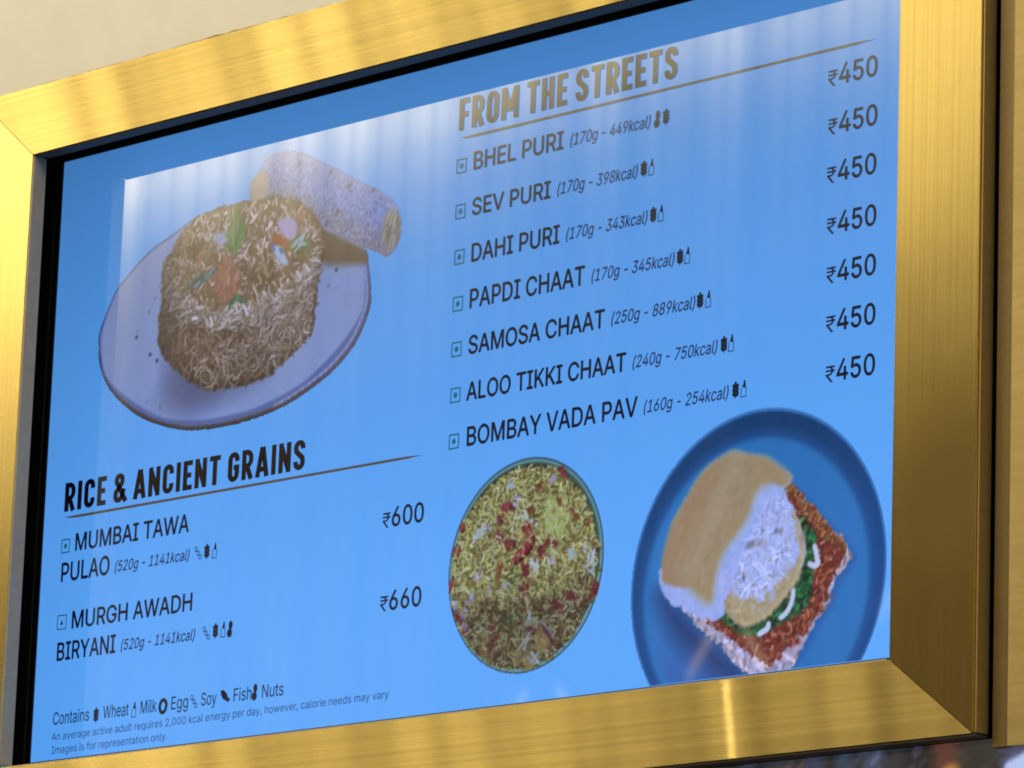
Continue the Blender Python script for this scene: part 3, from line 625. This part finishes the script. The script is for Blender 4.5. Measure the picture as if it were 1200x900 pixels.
# the plate's edge: thin above, thick and dark below
Pn = smooth(F['plate_out'], 4)
for (a, b), (c, e) in zip(Pn, Pn[1:] + Pn[:1]):
    low_ = min(1.0, max(0.0, (-1.6 - b) / 2.4)); rt = min(1.0, max(0.0, (a + 6.5) / 3.0))
    col = mixc(mixc((66, 86, 140), (58, 56, 62), low_), (96, 96, 140), rt * 0.55)
    cv.line(a, b, c, e, 0.05 + 0.16 * low_, col, 0.03)
cv.poly(F['plate_in'], (124, 147, 206), 0.035, 1)
for (a, b), (c, e) in zip(Pn, Pn[1:] + Pn[:1]):
    if b < -1.2:
        A = mixc((62, 60, 70), (104, 98, 92), cv.rg.random())
        if cv.rg.random() < 0.7: cv.line(a, b + 0.12, c, e + 0.12, 0.05, A, 0.035, 0.5)
        if a > -5.5: cv.line(a - 0.13, b + 0.12, c - 0.13, e + 0.12, 0.04, (150, 165, 228), 0.03, 0.8)
w = cv.win(-12, -6, 0, 2); g_ = cv.vnoise(0.8)[w] * 0.6 + cv.vnoise(3.0)[w] * 0.4
inn = np.clip(0.5 - cv.sdf(smooth(F['plate_in']), w) / 0.06, 0, 1)
cv.put(w, inn * np.clip((g_ - 0.45) * 1.2, 0, 0.4), (128, 154, 234))
for q in range(60):
    a, b = cv.rg.uniform(-11, -2.8), cv.rg.uniform(-4.7, 0.2)
    if cv.sdf(F['plate_in'], cv.win(a, b, a + 0.02, b + 0.02)).max() < -0.15:
        cv.ellipse(a, b, cv.rg.uniform(0.02, 0.05), cv.rg.uniform(0.02, 0.045), (62, 74, 130), 0.03, alpha=cv.rg.uniform(0.3, 0.9))
for a, b in ((-9.97, -2.75), (-9.72, -2.93), (-3.85, -1.72), (-10.48, -2.28)): cv.ellipse(a, b, 0.055, 0.045, (44, 54, 100), 0.02)
cv.ellipse(-8.35, -3.15, 1.0, 1.0, (72, 82, 132), 0.45, alpha=0.85)
cv.ellipse(-7.7, -3.62, 1.5, 0.55, (76, 84, 128), 0.35, rot=0.10, alpha=0.75)
cv.poly(F['rshadow'], (92, 78, 70), 0.10, 1)
# papad
cv.poly(F['roll'], (108, 138, 206), 0.03, 3)
w = cv.win(-7, -1.7, -1.8, 1.6); inn = np.clip(0.5 - cv.sdf(smooth(F['roll']), w) / 0.06, 0, 1)
tt = (cv.Y[w] + 0.48 * cv.X[w]); lo_ = np.clip((-2.02 - tt) / 0.55, 0, 1)
cv.put(w, inn * lo_ * 0.7, (126, 118, 116))
cv.put(w, inn * np.clip((cv.vnoise(17.0)[w] - 0.45) * 1.8, 0, 0.5), (150, 164, 216))
cv.put(w, inn * np.clip((cv.vnoise(19.0, 5)[w] - 0.62) * 3.0, 0, 0.6) * np.clip((tt + 3.0) * 0 + 1, 0, 1), (88, 100, 158))
for q in range(420):
    a, b = cv.rg.uniform(-6.6, -1.9), cv.rg.uniform(-1.4, 1.4)
    if cv.sdf(F['roll'], cv.win(a, b, a + 0.02, b + 0.02)).max() < -0.1:
        cv.ellipse(a, b, 0.028, 0.03, (78, 92, 152) if q % 3 else (168, 180, 224), 0.022, alpha=0.65)
for a, b in ((-4.15, 0.55), (-3.55, 0.12), (-3.9, -0.42), (-5.2, 0.9), (-4.2, -0.62), (-2.75, -0.1)): cv.ellipse(a, b, 0.08, 0.05, (84, 86, 120), 0.03, rot=0.6)
cv.path(F['roll'][1:8], 0.035, (120, 128, 176), alpha=0.7)
cv.poly(F['cap_l'], (158, 150, 138), 0.08, 3, 0.85)
cv.poly(F['cap_r'], (126, 132, 128), 0.05, 3); cv.ellipse(*center(F['cap_r']), 0.2, 0.34, (112, 110, 92), 0.12, rot=-0.2, alpha=0.7)
cv.grains(F['cap_r'], 25, 0.25, 0.05, [(150, 156, 152), (98, 104, 112)], 1.3, 0.6)
# rice
cv.poly(F['mound'], (62, 51, 45), 0.04, 2, rough=0.05)
cv.grains(F['mound'], 1500, 0.27, 0.05, [(104, 86, 72), (112, 96, 84), (96, 78, 62), (120, 106, 96), (86, 70, 58), (112, 90, 70)], 0.9, 4.0, 0.018, 0.8, 0.6, 0.10, 0.7)
cv.grains(F['mound'], 820, 0.31, 0.043, [(138, 126, 116), (124, 110, 98), (154, 144, 138), (118, 98, 78)], 1.0, 3.4, 0.018, 0.85, 0.5, 0.14, 0.9)
rightside = [p for p in F['mound'] if p[0] > -6.6] + [center(F['mound'])]
cv.grains(rightside, 520, 0.29, 0.045, [(136, 124, 116), (156, 148, 144), (118, 102, 90), (168, 162, 164)], 0.9, 3.0, 0.018, 0.85, 0.6, 0.14, 0.8)
cv.poly(F['mtop'], (108, 94, 78), 0.06, 2, 0.9, 0.08)
cv.grains(F['mtop'], 1300, 0.17, 0.05, [(134, 118, 96), (178, 170, 166), (116, 96, 68), (160, 148, 134), (192, 186, 188), (106, 88, 60)], 0.5, 4.0, 0.018, 0.85, 0.62, 0.04, 0.5)
for k_, col in (('dark1', (100, 80, 58)), ('dark2', (96, 82, 56)), ('orange', (152, 86, 52)), ('chunk', (136, 92, 80)), ('gpep', (98, 116, 74)), ('gleaf', (58, 104, 74)), ('gstrip', (76, 108, 112))):
    cv.poly(F[k_], col, 0.05, 2, 0.95, 0.07)
for k_ in ('dark1', 'dark2'): cv.grains(F[k_], 26, 0.16, 0.05, [(128, 108, 84), (84, 68, 48), (150, 134, 118)], 0.5, 4.0)
cv.grains(F['chunk'], 46, 0.14, 0.05, [(160, 116, 104), (120, 74, 60), (178, 140, 132)], 1.2, 1.6, 0.03, 0.7, 0.0, 0.06)
for a, b, s_ in ((-7.6, -1.25, 0.2), (-6.0, -0.9, 0.16), (-5.5, -1.35, 0.15), (-8.4, -0.75, 0.14), (-7.9, -0.4, 0.13), (-5.1, -0.35, 0.14)): cv.ellipse(a, b, s_, s_ * 0.8, ((132, 90, 74), (120, 84, 58), (146, 104, 80))[int(s_ * 100) % 3], 0.07, rot=s_ * 9, alpha=0.8)
cv.grains(F['gpep'], 14, 0.25, 0.07, [(140, 170, 190), (84, 98, 50)], 0.4, 1.5)
cv.grains(F['gstrip'], 12, 0.3, 0.05, [(126, 158, 176), (60, 84, 74)], 0.5, 0.4)
cv.grains(F['gleaf'], 14, 0.25, 0.06, [(40, 84, 60), (92, 134, 110)], 0.8, 2.0)
cv.poly(F['onion'], (166, 158, 206), 0.05, 2, 0.95); cv.poly(F['wpep'], (160, 190, 226), 0.04, 2, 0.95); cv.poly(F['bluep'], (156, 176, 220), 0.06, 2, 0.8)
cv.grains(F['wpep'], 2, 0.16, 0.06, [(60, 116, 190)], -1.1, 0.3)
front = F['mtop'][13:]
cv.grains([(p[0], p[1] + 0.3) for p in front] + [(p[0], p[1] - 0.12) for p in front[::-1]], 330, 0.25, 0.06, [(172, 166, 168), (150, 140, 134), (188, 186, 196), (132, 116, 100)], 0.6, 3.4, 0.018, 0.85, 0.5, 0.0, 0.6)
sx_, sy_ = center(F['sprig'])
for q in range(46):
    th = cv.rg.uniform(0.3, 2.8); L_ = cv.rg.uniform(0.25, 0.75) * (0.6 + 0.5 * math.sin(th)); g_c = ((70, 112, 60), (104, 148, 92), (88, 128, 80), (60, 96, 54))[q % 4]
    cv.line(sx_, sy_ - 0.45, sx_ + math.cos(th) * L_ * 0.6, sy_ - 0.45 + math.sin(th) * L_ * 1.35, 0.045, g_c, 0.02, 0.85)
    cv.ellipse(sx_ + math.cos(th) * L_ * 0.6, sy_ - 0.45 + math.sin(th) * L_ * 1.35, 0.10, 0.05, g_c, 0.03, rot=th, alpha=0.8)
m_ = np.clip(0.5 - cv.sdf(smooth(F['mound']), cv.win(-12, -6, 0, 2)) / 0.1, 0, 1)
w = cv.win(-12, -6, 0, 2); shade = np.clip((-8.6 - cv.X[w]) / 0.8, 0, 1) * 0.35 + np.clip((-2.2 - cv.Y[w]) / 2.2, 0, 1) * 0.18
cv.put(w, m_ * shade, (44, 40, 40))
cv.emit({1: 'speckled_plate', 3: 'rolled_papad', 2: 'rice_mound'}, {1: None, 3: 1, 2: 1}, {1: 'speckled pale plate shown on the display'})

# --- bowl of sev topped chaat
bx_, by_, br_ = BOWL; F = FOOD2
cv = Canvas(bx_ - br_ - 0.15, by_ - br_ - 0.15, bx_ + br_ + 0.15, by_ + br_ + 0.15, 44, BG8)
cv.ellipse(bx_, by_, br_, br_, (52, 82, 104), 0.02, 1)
cv.ellipse(bx_, by_, br_ - 0.05, br_ - 0.05, (98, 146, 160), 0.02, 1)
cv.ellipse(bx_, by_ + 0.02, br_ - 0.11, br_ - 0.12, (52, 84, 84), 0.025, 1)
cv.ellipse(bx_ - 0.03, by_ + 0.0, br_ - 0.16, br_ - 0.15, (40, 44, 38), 0.03, 2)
disc = ell(bx_ - 0.04, by_ - 0.03, br_ - 0.20, br_ - 0.19, 0, 40)
cv.poly(disc, (124, 120, 82), 0.06, 2, 1.0, 0.06)
sev = [(158, 158, 100), (142, 138, 86), (170, 170, 122), (128, 114, 70), (172, 174, 140), (106, 94, 62), (150, 154, 94)]
cv.grains(disc, 4200, 0.16, 0.046, sev, 0.7, 5.0, 0.014, 0.9, 0.4, 0.0, 0.9)
lowd = [p for p in disc if p[1] < by_ - 0.45]
cv.grains(lowd, 620, 0.15, 0.045, [(96, 70, 58), (128, 120, 84), (84, 58, 52), (146, 144, 116), (112, 100, 70), (150, 152, 124)], 0.7, 5.0, 0.016, 0.9, 0.3, 0.0, 0.8)
rt_ = [p for p in disc if p[0] > bx_ + 0.3 and p[1] < by_ + 0.6]
cv.grains(rt_, 220, 0.15, 0.045, [(96, 66, 54), (140, 132, 88), (110, 84, 60), (168, 168, 140)], 0.7, 5.0, 0.016, 0.85, 0.3, 0.0, 0.8)
cv.poly(F['pale'], (148, 160, 104), 0.15, 2, 0.75); cv.grains(F['pale'], 160, 0.12, 0.04, [(164, 174, 120), (138, 150, 92), (150, 164, 108)], 0.4, 5.0, 0.016, 0.8)
for key, cols in (('green', [(70, 86, 50), (58, 76, 46)]), ('tan', [(148, 130, 84), (126, 108, 74)]), ('brown', [(112, 66, 42), (92, 52, 36)]), ('red', [(100, 32, 44), (80, 26, 38), (114, 44, 54)]), ('lav', [(152, 154, 204), (170, 174, 222), (136, 130, 180)]), ('white', [(170, 186, 204), (150, 166, 180)])):
    for (a, b, s_) in F[key]:
        if key == 'white': a -= 0.2 * (a > 4.0)
        for q in range(6 if key in ('tan', 'green') else 4):
            th = cv.rg.uniform(0, 3.1); c_ = cols[cv.rg.integers(len(cols))]
            ox, oy = cv.rg.normal(0, s_ * 0.28, 2)
            if key in ('white', 'green'): cv.line(a + ox - math.cos(th) * s_ * 0.7, b + oy - math.sin(th) * s_ * 0.7, a + ox + math.cos(th) * s_ * 0.7, b + oy + math.sin(th) * s_ * 0.7, 0.06, c_, 0.02, 0.9)
            else: cv.ellipse(a + ox, b + oy, s_ * cv.rg.uniform(0.3, 0.6) * (0.75 if key == 'lav' else 1), s_ * cv.rg.uniform(0.2, 0.4) * (0.7 if key == 'lav' else 1), mixc(c_, (210, 190, 200), 0.12 * (q == 3)), 0.025, rot=th, alpha=0.95)
cv.path([(a + 0.03, b - 0.05) for a, b in F['chili']], 0.22, (66, 22, 30)); cv.path(F['chili'], 0.17, (112, 32, 44)); cv.path([(a - 0.03, b + 0.03) for a, b in F['chili']], 0.05, (146, 70, 78), alpha=0.5)
cv.grains([(a + d_, b) for d_ in (-0.14,) for a, b in F['chili']] + [(a + 0.14, b) for a, b in F['chili'][::-1]], 30, 0.1, 0.04, [(90, 24, 36), (134, 50, 60), (150, 150, 104)], 0, 6, 0.02, 0.6)
cv.path(F['arc'], 0.11, (86, 42, 58), alpha=0.8); cv.path([(a, b + 0.08) for a, b in F['arc']], 0.045, (140, 140, 180), alpha=0.7)
cv.grains(disc, 420, 0.12, 0.04, [(170, 176, 146), (160, 164, 112), (150, 152, 98), (120, 84, 58), (158, 160, 132)], 0.7, 5.0, 0.016, 0.85, 0.0, 0.05)
w = cv.win(-9, -19, 9, 0); m_ = np.clip(0.5 - cv.sdf(disc, w) / 0.1, 0, 1); cv.put(w, m_ * np.clip((by_ - cv.Y[w]) / 3.5, 0, 0.3), (48, 46, 44))
cv.emit({1: 'chaat_bowl', 2: 'sev_topping'}, {1: None, 2: 1}, {1: 'thin rimmed round bowl shown on the display'}, tint=(0.96, 1.0, 1.04))

# --- bun filled with a potato ball on a deep blue plate
px_, py_, pr_ = BPLATE; fx_, fy_, fr_ = BFLOOR; F = FOOD3
cv = Canvas(px_ - pr_ - 0.2, SB + 0.02, SR - 0.02, py_ + pr_ + 0.25, 42, BG8)
cv.ellipse(px_, py_, pr_, pr_, (58, 112, 186), 0.025, 1)
cv.ellipse(px_ + 0.01, py_ - 0.01, pr_ - 0.06, pr_ - 0.06, (16, 74, 142), 0.03, 1)
w = cv.win(4, -12, 14, -5); R_ = np.hypot(cv.X[w] - px_, cv.Y[w] - py_); an = np.arctan2(cv.Y[w] - py_, cv.X[w] - px_)
ringm = np.clip((pr_ - 0.05 - R_) / 0.06, 0, 1)
cv.put(w, ringm * (0.55 + 0.45 * np.cos(an - 1.25)) * 0.8, (10, 56, 104))
cv.put(w, ringm * np.clip(np.cos(an + 0.45), 0, 1) * 0.75, (14, 74, 146))
cv.ellipse(fx_, fy_ + 0.05, fr_ + 0.03, fr_ + 0.03, (34, 92, 168), 0.16, 1, alpha=0.75)
cv.ellipse(fx_, fy_, fr_ - 0.04, fr_ - 0.04, (38, 110, 184), 0.07, 1)
inn = np.clip((fr_ - 0.1 - np.hypot(cv.X[w] - fx_, cv.Y[w] - fy_)) / 0.2, 0, 1)
cv.put(w, inn * np.clip((fx_ - 0.2 - cv.X[w]) / 3.0, 0, 1) * 0.4, (58, 130, 212))
cv.put(w, inn * np.clip((-10.4 - cv.Y[w]) / 1.3, 0, 1) * np.clip((9.0 - cv.X[w]) / 2.0, 0, 1) * 0.75, (52, 92, 172))
cv.put(w, inn * np.clip((cv.X[w] - 9.5) / 2.0, 0, 1) * 0.4, (42, 114, 194))
cv.poly([(a - 0.02, b - 0.02) for a, b in F['pshadow']], (30, 50, 104), 0.32, 1, 0.85)
cv.poly([(a + 0.13, b - 0.05) for a, b in F['slice']], (30, 84, 160), 0.10, 1, 0.7)
# lower slice
cv.poly(F['slice'], (172, 160, 174), 0.03, 2, 1, 0.06)
cv.grains(F['slice'], 260, 0.12, 0.06, [(178, 182, 220), (150, 130, 140), (196, 190, 212), (120, 92, 96)], 0, 6, 0.02, 0.8)
cv.poly(F['crumb'], (112, 50, 48), 0.07, 2, 0.95, 0.12)
cv.grains(F['crumb'], 1100, 0.09, 0.05, [(138, 62, 50), (104, 38, 38), (156, 94, 70), (122, 50, 44), (88, 32, 34), (168, 120, 96)], 0, 6, 0.018, 0.85, 0.5)
up = F['crumb'][:6] + [(10.1, -8.9), (9.5, -8.0)]
cv.grains(up, 150, 0.09, 0.055, [(160, 108, 70), (140, 82, 58), (152, 124, 82), (116, 56, 48)], 0, 6, 0.018, 0.85, 0.5)
cv.grains(F['fringe'], 260, 0.13, 0.07, [(178, 188, 228), (158, 160, 196), (190, 180, 196), (136, 128, 150)], 0, 6, 0.02, 0.9)
# chutney
cv.poly(F['green'], (26, 78, 52), 0.05, 3, 1, 0.08)
cv.grains(F['green'], 420, 0.12, 0.055, [(30, 98, 58), (18, 52, 38), (52, 124, 78), (24, 84, 50), (14, 36, 30)], 0, 6, 0.018, 0.85)
# ball
cv.poly([(a + 0.04, b - 0.08) for a, b in F['ball']], (22, 40, 38), 0.06, None, 0.8)
cv.poly(F['ball'], (160, 152, 122), 0.03, 4)
cv.grains(F['ball'], 160, 0.2, 0.06, [(172, 166, 138), (146, 132, 100), (160, 156, 110)], 0.5, 4, 0.03, 0.6)
# bun
cv.poly(F['white'], (148, 174, 228), 0.03, 5, 1, 0.05)
w5 = cv.win(5, -12, 13, -5); in5 = np.clip(0.5 - cv.sdf(smooth(F['white']), w5) / 0.08, 0, 1)
cv.put(w5, in5 * np.clip((cv.vnoise(2.2)[w5] - 0.4) * 1.6, 0, 0.7), (166, 178, 232)); cv.put(w5, in5 * np.clip((cv.vnoise(5.0)[w5] - 0.55) * 2.0, 0, 0.5), (134, 156, 222))
cv.poly(F['ball'], (160, 152, 122), 0.04, 4)
for P_ in (F['ball'][6:12],): cv.path(P_, 0.1, (176, 168, 132), soft=0.05, alpha=0.6)
cv.grains(F['ball'], 90, 0.2, 0.06, [(172, 166, 138), (146, 132, 100), (166, 160, 116)], 0.5, 4, 0.03, 0.5)
chz = [(a - (0.16 if a > 8.9 else 0.0), b + (0.12 if b < -9.6 else 0)) for a, b in F['cheese']]
F['cheese'] = chz
cv.poly(chz, (156, 180, 236), 0.12, 4, 0.95, 0.22)
cv.grains(F['white'], 500, 0.2, 0.035, [(152, 178, 238), (138, 162, 228), (164, 184, 240), (158, 170, 222)], 0.9, 3, 0.03, 0.25, 0.0, 0.1)
cv.poly(chz, (156, 180, 236), 0.12, 4, 0.5, 0.22)
cv.grains(F['cheese'], 760, 0.17, 0.028, [(166, 188, 240), (174, 194, 242), (150, 172, 230), (170, 182, 226), (140, 154, 202)], 0.5, 6, 0.016, 0.5, 0.0, 0.0, 0.35)
lowc = [p for p in F['cheese'] if p[1] < -9.2] + [(8.6, -9.0), (9.4, -8.9)]
for q in range(70):
    a, b = cv.rg.uniform(7.6, 9.9), cv.rg.uniform(-10.4, -8.4)
    if cv.sdf(smooth(F['cheese']), cv.win(a, b, a + 0.02, b + 0.02)).max() < -0.02 and cv.rg.random() < (0.95 if b < -9.1 else 0.3):
        big = b < -9.1
        cv.ellipse(a, b, cv.rg.uniform(0.04, 0.14 if big else 0.06), cv.rg.uniform(0.03, 0.07), ((84, 92, 96), (132, 118, 98), (60, 72, 96), (104, 112, 92), (146, 134, 104))[q % 5], 0.035, rot=cv.rg.uniform(0, 3), alpha=0.65)
cv.grains(lowc, 70, 0.28, 0.03, [(184, 202, 246), (170, 190, 240)], 0.5, 6, 0.018, 0.75, 0.0, 0.0, 0.6)
cv.poly(F['gold'], (150, 136, 104), 0.055, 5, 1, 0.02)
cv.grains(F['gold'], 380, 0.2, 0.05, [(154, 142, 116), (142, 128, 100), (150, 140, 118)], 1.1, 0.9, 0.05, 0.2, 0.0, 0.24)
inn = np.clip(0.5 - cv.sdf(smooth(F['gold']), w5) / 0.14, 0, 1)
cv.put(w5, inn * np.clip((cv.vnoise(0.9)[w5] - 0.45) * 1.6, 0, 0.5), (156, 146, 128)); cv.put(w5, inn * np.clip(1 - np.abs((cv.X[w5] - 6.9) * 0.9 - (cv.Y[w5] + 9.0) * 0.5 + 0.25) / 0.5, 0, 1) * 0.55, (150, 122, 92)); cv.put(w5, inn * np.clip(1 - np.abs((cv.X[w5] - 6.9) * 0.9 - (cv.Y[w5] + 9.0) * 0.5 - 0.35) / 0.3, 0, 1) * 0.4, (164, 152, 128))
cv.put(w5, inn * np.clip((cv.vnoise(9.0)[w5] - 0.5) * 0.8, 0, 0.2), (164, 154, 130))
cv.put(w5, inn * np.clip((cv.Y[w5] + 7.6) / 1.2, 0, 1) * 0.6, (150, 150, 126))
edge = F['gold'][11:20]
cv.path(edge, 0.16, (150, 148, 104), soft=0.12, alpha=0.3)
cv.path(F['gold'][:11], 0.07, (164, 164, 152), soft=0.06, alpha=0.3)
cv.put(w5, inn * np.clip((-cv.sdf(smooth(F['gold']), w5) < 0.35) * (0.35 + cv.sdf(smooth(F['gold']), w5)) / 0.35, 0, 1) * np.clip((7.4 - cv.X[w5]) / 1.2, 0, 1) * 0.45, (138, 110, 78))
for P_ in F['shred']: cv.path(P_, 0.10, (182, 198, 226), soft=0.025)
cv.emit({1: 'blue_plate', 2: 'bread_slice', 3: 'green_chutney', 4: 'potato_patty', 5: 'bread_bun'}, {1: None, 2: 1, 3: 1, 4: 1, 5: 1}, {1: 'deep blue plate shown on the display'})


# ------------------------------------------------------------------ wall, side panel, recess, lower strip
WT = 1.06
vs, fs = [], []
def addp(poly, za, zb):
    a, b = prism(poly, za, zb); k = len(vs); vs.extend(a); fs.extend([tuple(i + k for i in f) for f in b])
mesh_w = prism([(-40, -30), (-15.05, -30), (-15.05, 3.70), (15.56, 3.70), (15.56, 20), (-40, 20)], -0.5, WT)
o = mesh_obj('cream_wall', mesh_w[0], mesh_w[1], M['wall'])
o['label'] = 'plain cream plaster wall above the brass frame'; o['category'] = 'wall'
rs = random.Random(4)
xs_, top_ = [], []
x = OL
while x < OR:
    xs_.append(x); top_.append(3.93 + rs.uniform(0.0, 0.014) + (0.016 * rs.random() if -13.4 < x < -5 else 0.0) + (0.02 if rs.random() < 0.05 else 0.0)); x += rs.uniform(0.06, 0.3)
vs = [W(x, 3.80, WT + 0.004) for x in xs_] + [W(x, y, WT + 0.004) for x, y in zip(xs_, top_)]
k_ = len(xs_); fs = [(i, i + 1, k_ + i + 1, k_ + i) for i in range(k_ - 1)]
mesh_obj('edge_grime', vs, fs, M['grime'], o, 'thin dark line of grime along the frame')
a = prism([(-16, -30), (40, -30), (40, 6), (-16, 6)], -0.9, -0.6)
o = mesh_obj('recess_wall', a[0], a[1], M['recess'])
o['label'] = 'black recess showing as a narrow gap between frame and brass panel'; o['category'] = 'wall'

# brass cladding panel: its near edge is folded back
px0, px1, py0, py1 = 15.60, 21.0, -13.93, 14.0
clad = thing('brass_cladding', 'tall brushed brass cladding panel beside the frame, across the dark gap', 'panel', W(18, py0, 1.0))
def extrude(prof):
    k = len(prof)
    return [W(x, py0, z) for x, z in prof] + [W(x, py1, z) for x, z in prof], [(i, (i + 1) % k, (i + 1) % k + k, i + k) for i in range(k)] + [tuple(range(k - 1, -1, -1)), tuple(range(k, 2 * k))]
vs, fs = extrude([(px0 + 0.42, 0.60), (px0 + 0.42, 1.135), (px1, 1.135), (px1, 0.60)])
mesh_obj('panel_face', vs, fs, M['brass_panel'], clad)
vs, fs = extrude([(px0, 0.60), (px0 + 0.01, 1.06), (px0 + 0.05, 1.10), (px0 + 0.36, 1.125), (px0 + 0.415, 1.12), (px0 + 0.415, 0.60)])
mesh_obj('folded_lip', vs, fs, M['bronze'], clad, 'darker folded edge beside the gap')

low = thing('lower_strip', 'dark glossy strip with blurred coloured patches below the frame', 'screen', W(12, -17, 0.85))
vs, fs = prism([(-6, -17), (22, -17), (22, -13.74), (-6, -13.74)], 0.6, 0.88)
mesh_obj('strip_body', vs, fs, M['black'], low)
cv = Canvas(-5, -16.6, 21, -13.62, 16, (30, 30, 33))  # blurred colour patches painted in, then emitted by the strip
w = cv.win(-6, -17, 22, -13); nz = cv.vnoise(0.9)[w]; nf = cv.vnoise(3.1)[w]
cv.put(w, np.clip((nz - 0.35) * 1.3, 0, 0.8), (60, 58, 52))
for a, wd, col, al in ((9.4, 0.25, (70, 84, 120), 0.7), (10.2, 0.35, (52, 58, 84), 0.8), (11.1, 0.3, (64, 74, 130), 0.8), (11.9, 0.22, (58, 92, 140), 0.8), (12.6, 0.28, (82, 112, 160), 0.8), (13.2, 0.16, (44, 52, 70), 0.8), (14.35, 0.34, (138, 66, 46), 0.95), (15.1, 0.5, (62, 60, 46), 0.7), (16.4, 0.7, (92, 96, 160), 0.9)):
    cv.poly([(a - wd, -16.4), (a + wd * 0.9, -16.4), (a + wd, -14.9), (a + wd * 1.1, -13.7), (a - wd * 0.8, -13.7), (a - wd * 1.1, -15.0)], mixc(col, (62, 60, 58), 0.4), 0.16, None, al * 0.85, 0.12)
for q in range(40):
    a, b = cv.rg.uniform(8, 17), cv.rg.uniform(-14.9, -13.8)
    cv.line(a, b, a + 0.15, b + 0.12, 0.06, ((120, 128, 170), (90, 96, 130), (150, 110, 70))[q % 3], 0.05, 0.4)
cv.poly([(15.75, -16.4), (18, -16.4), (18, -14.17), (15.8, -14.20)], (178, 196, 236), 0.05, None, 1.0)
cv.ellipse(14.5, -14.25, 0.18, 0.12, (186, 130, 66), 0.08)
cv.id[:] = 1
cv.emit({1: 'glossy_panel'}, {1: None}, {}, 0.9, (1.0, 1.0, 1.0), low, M['lower'])
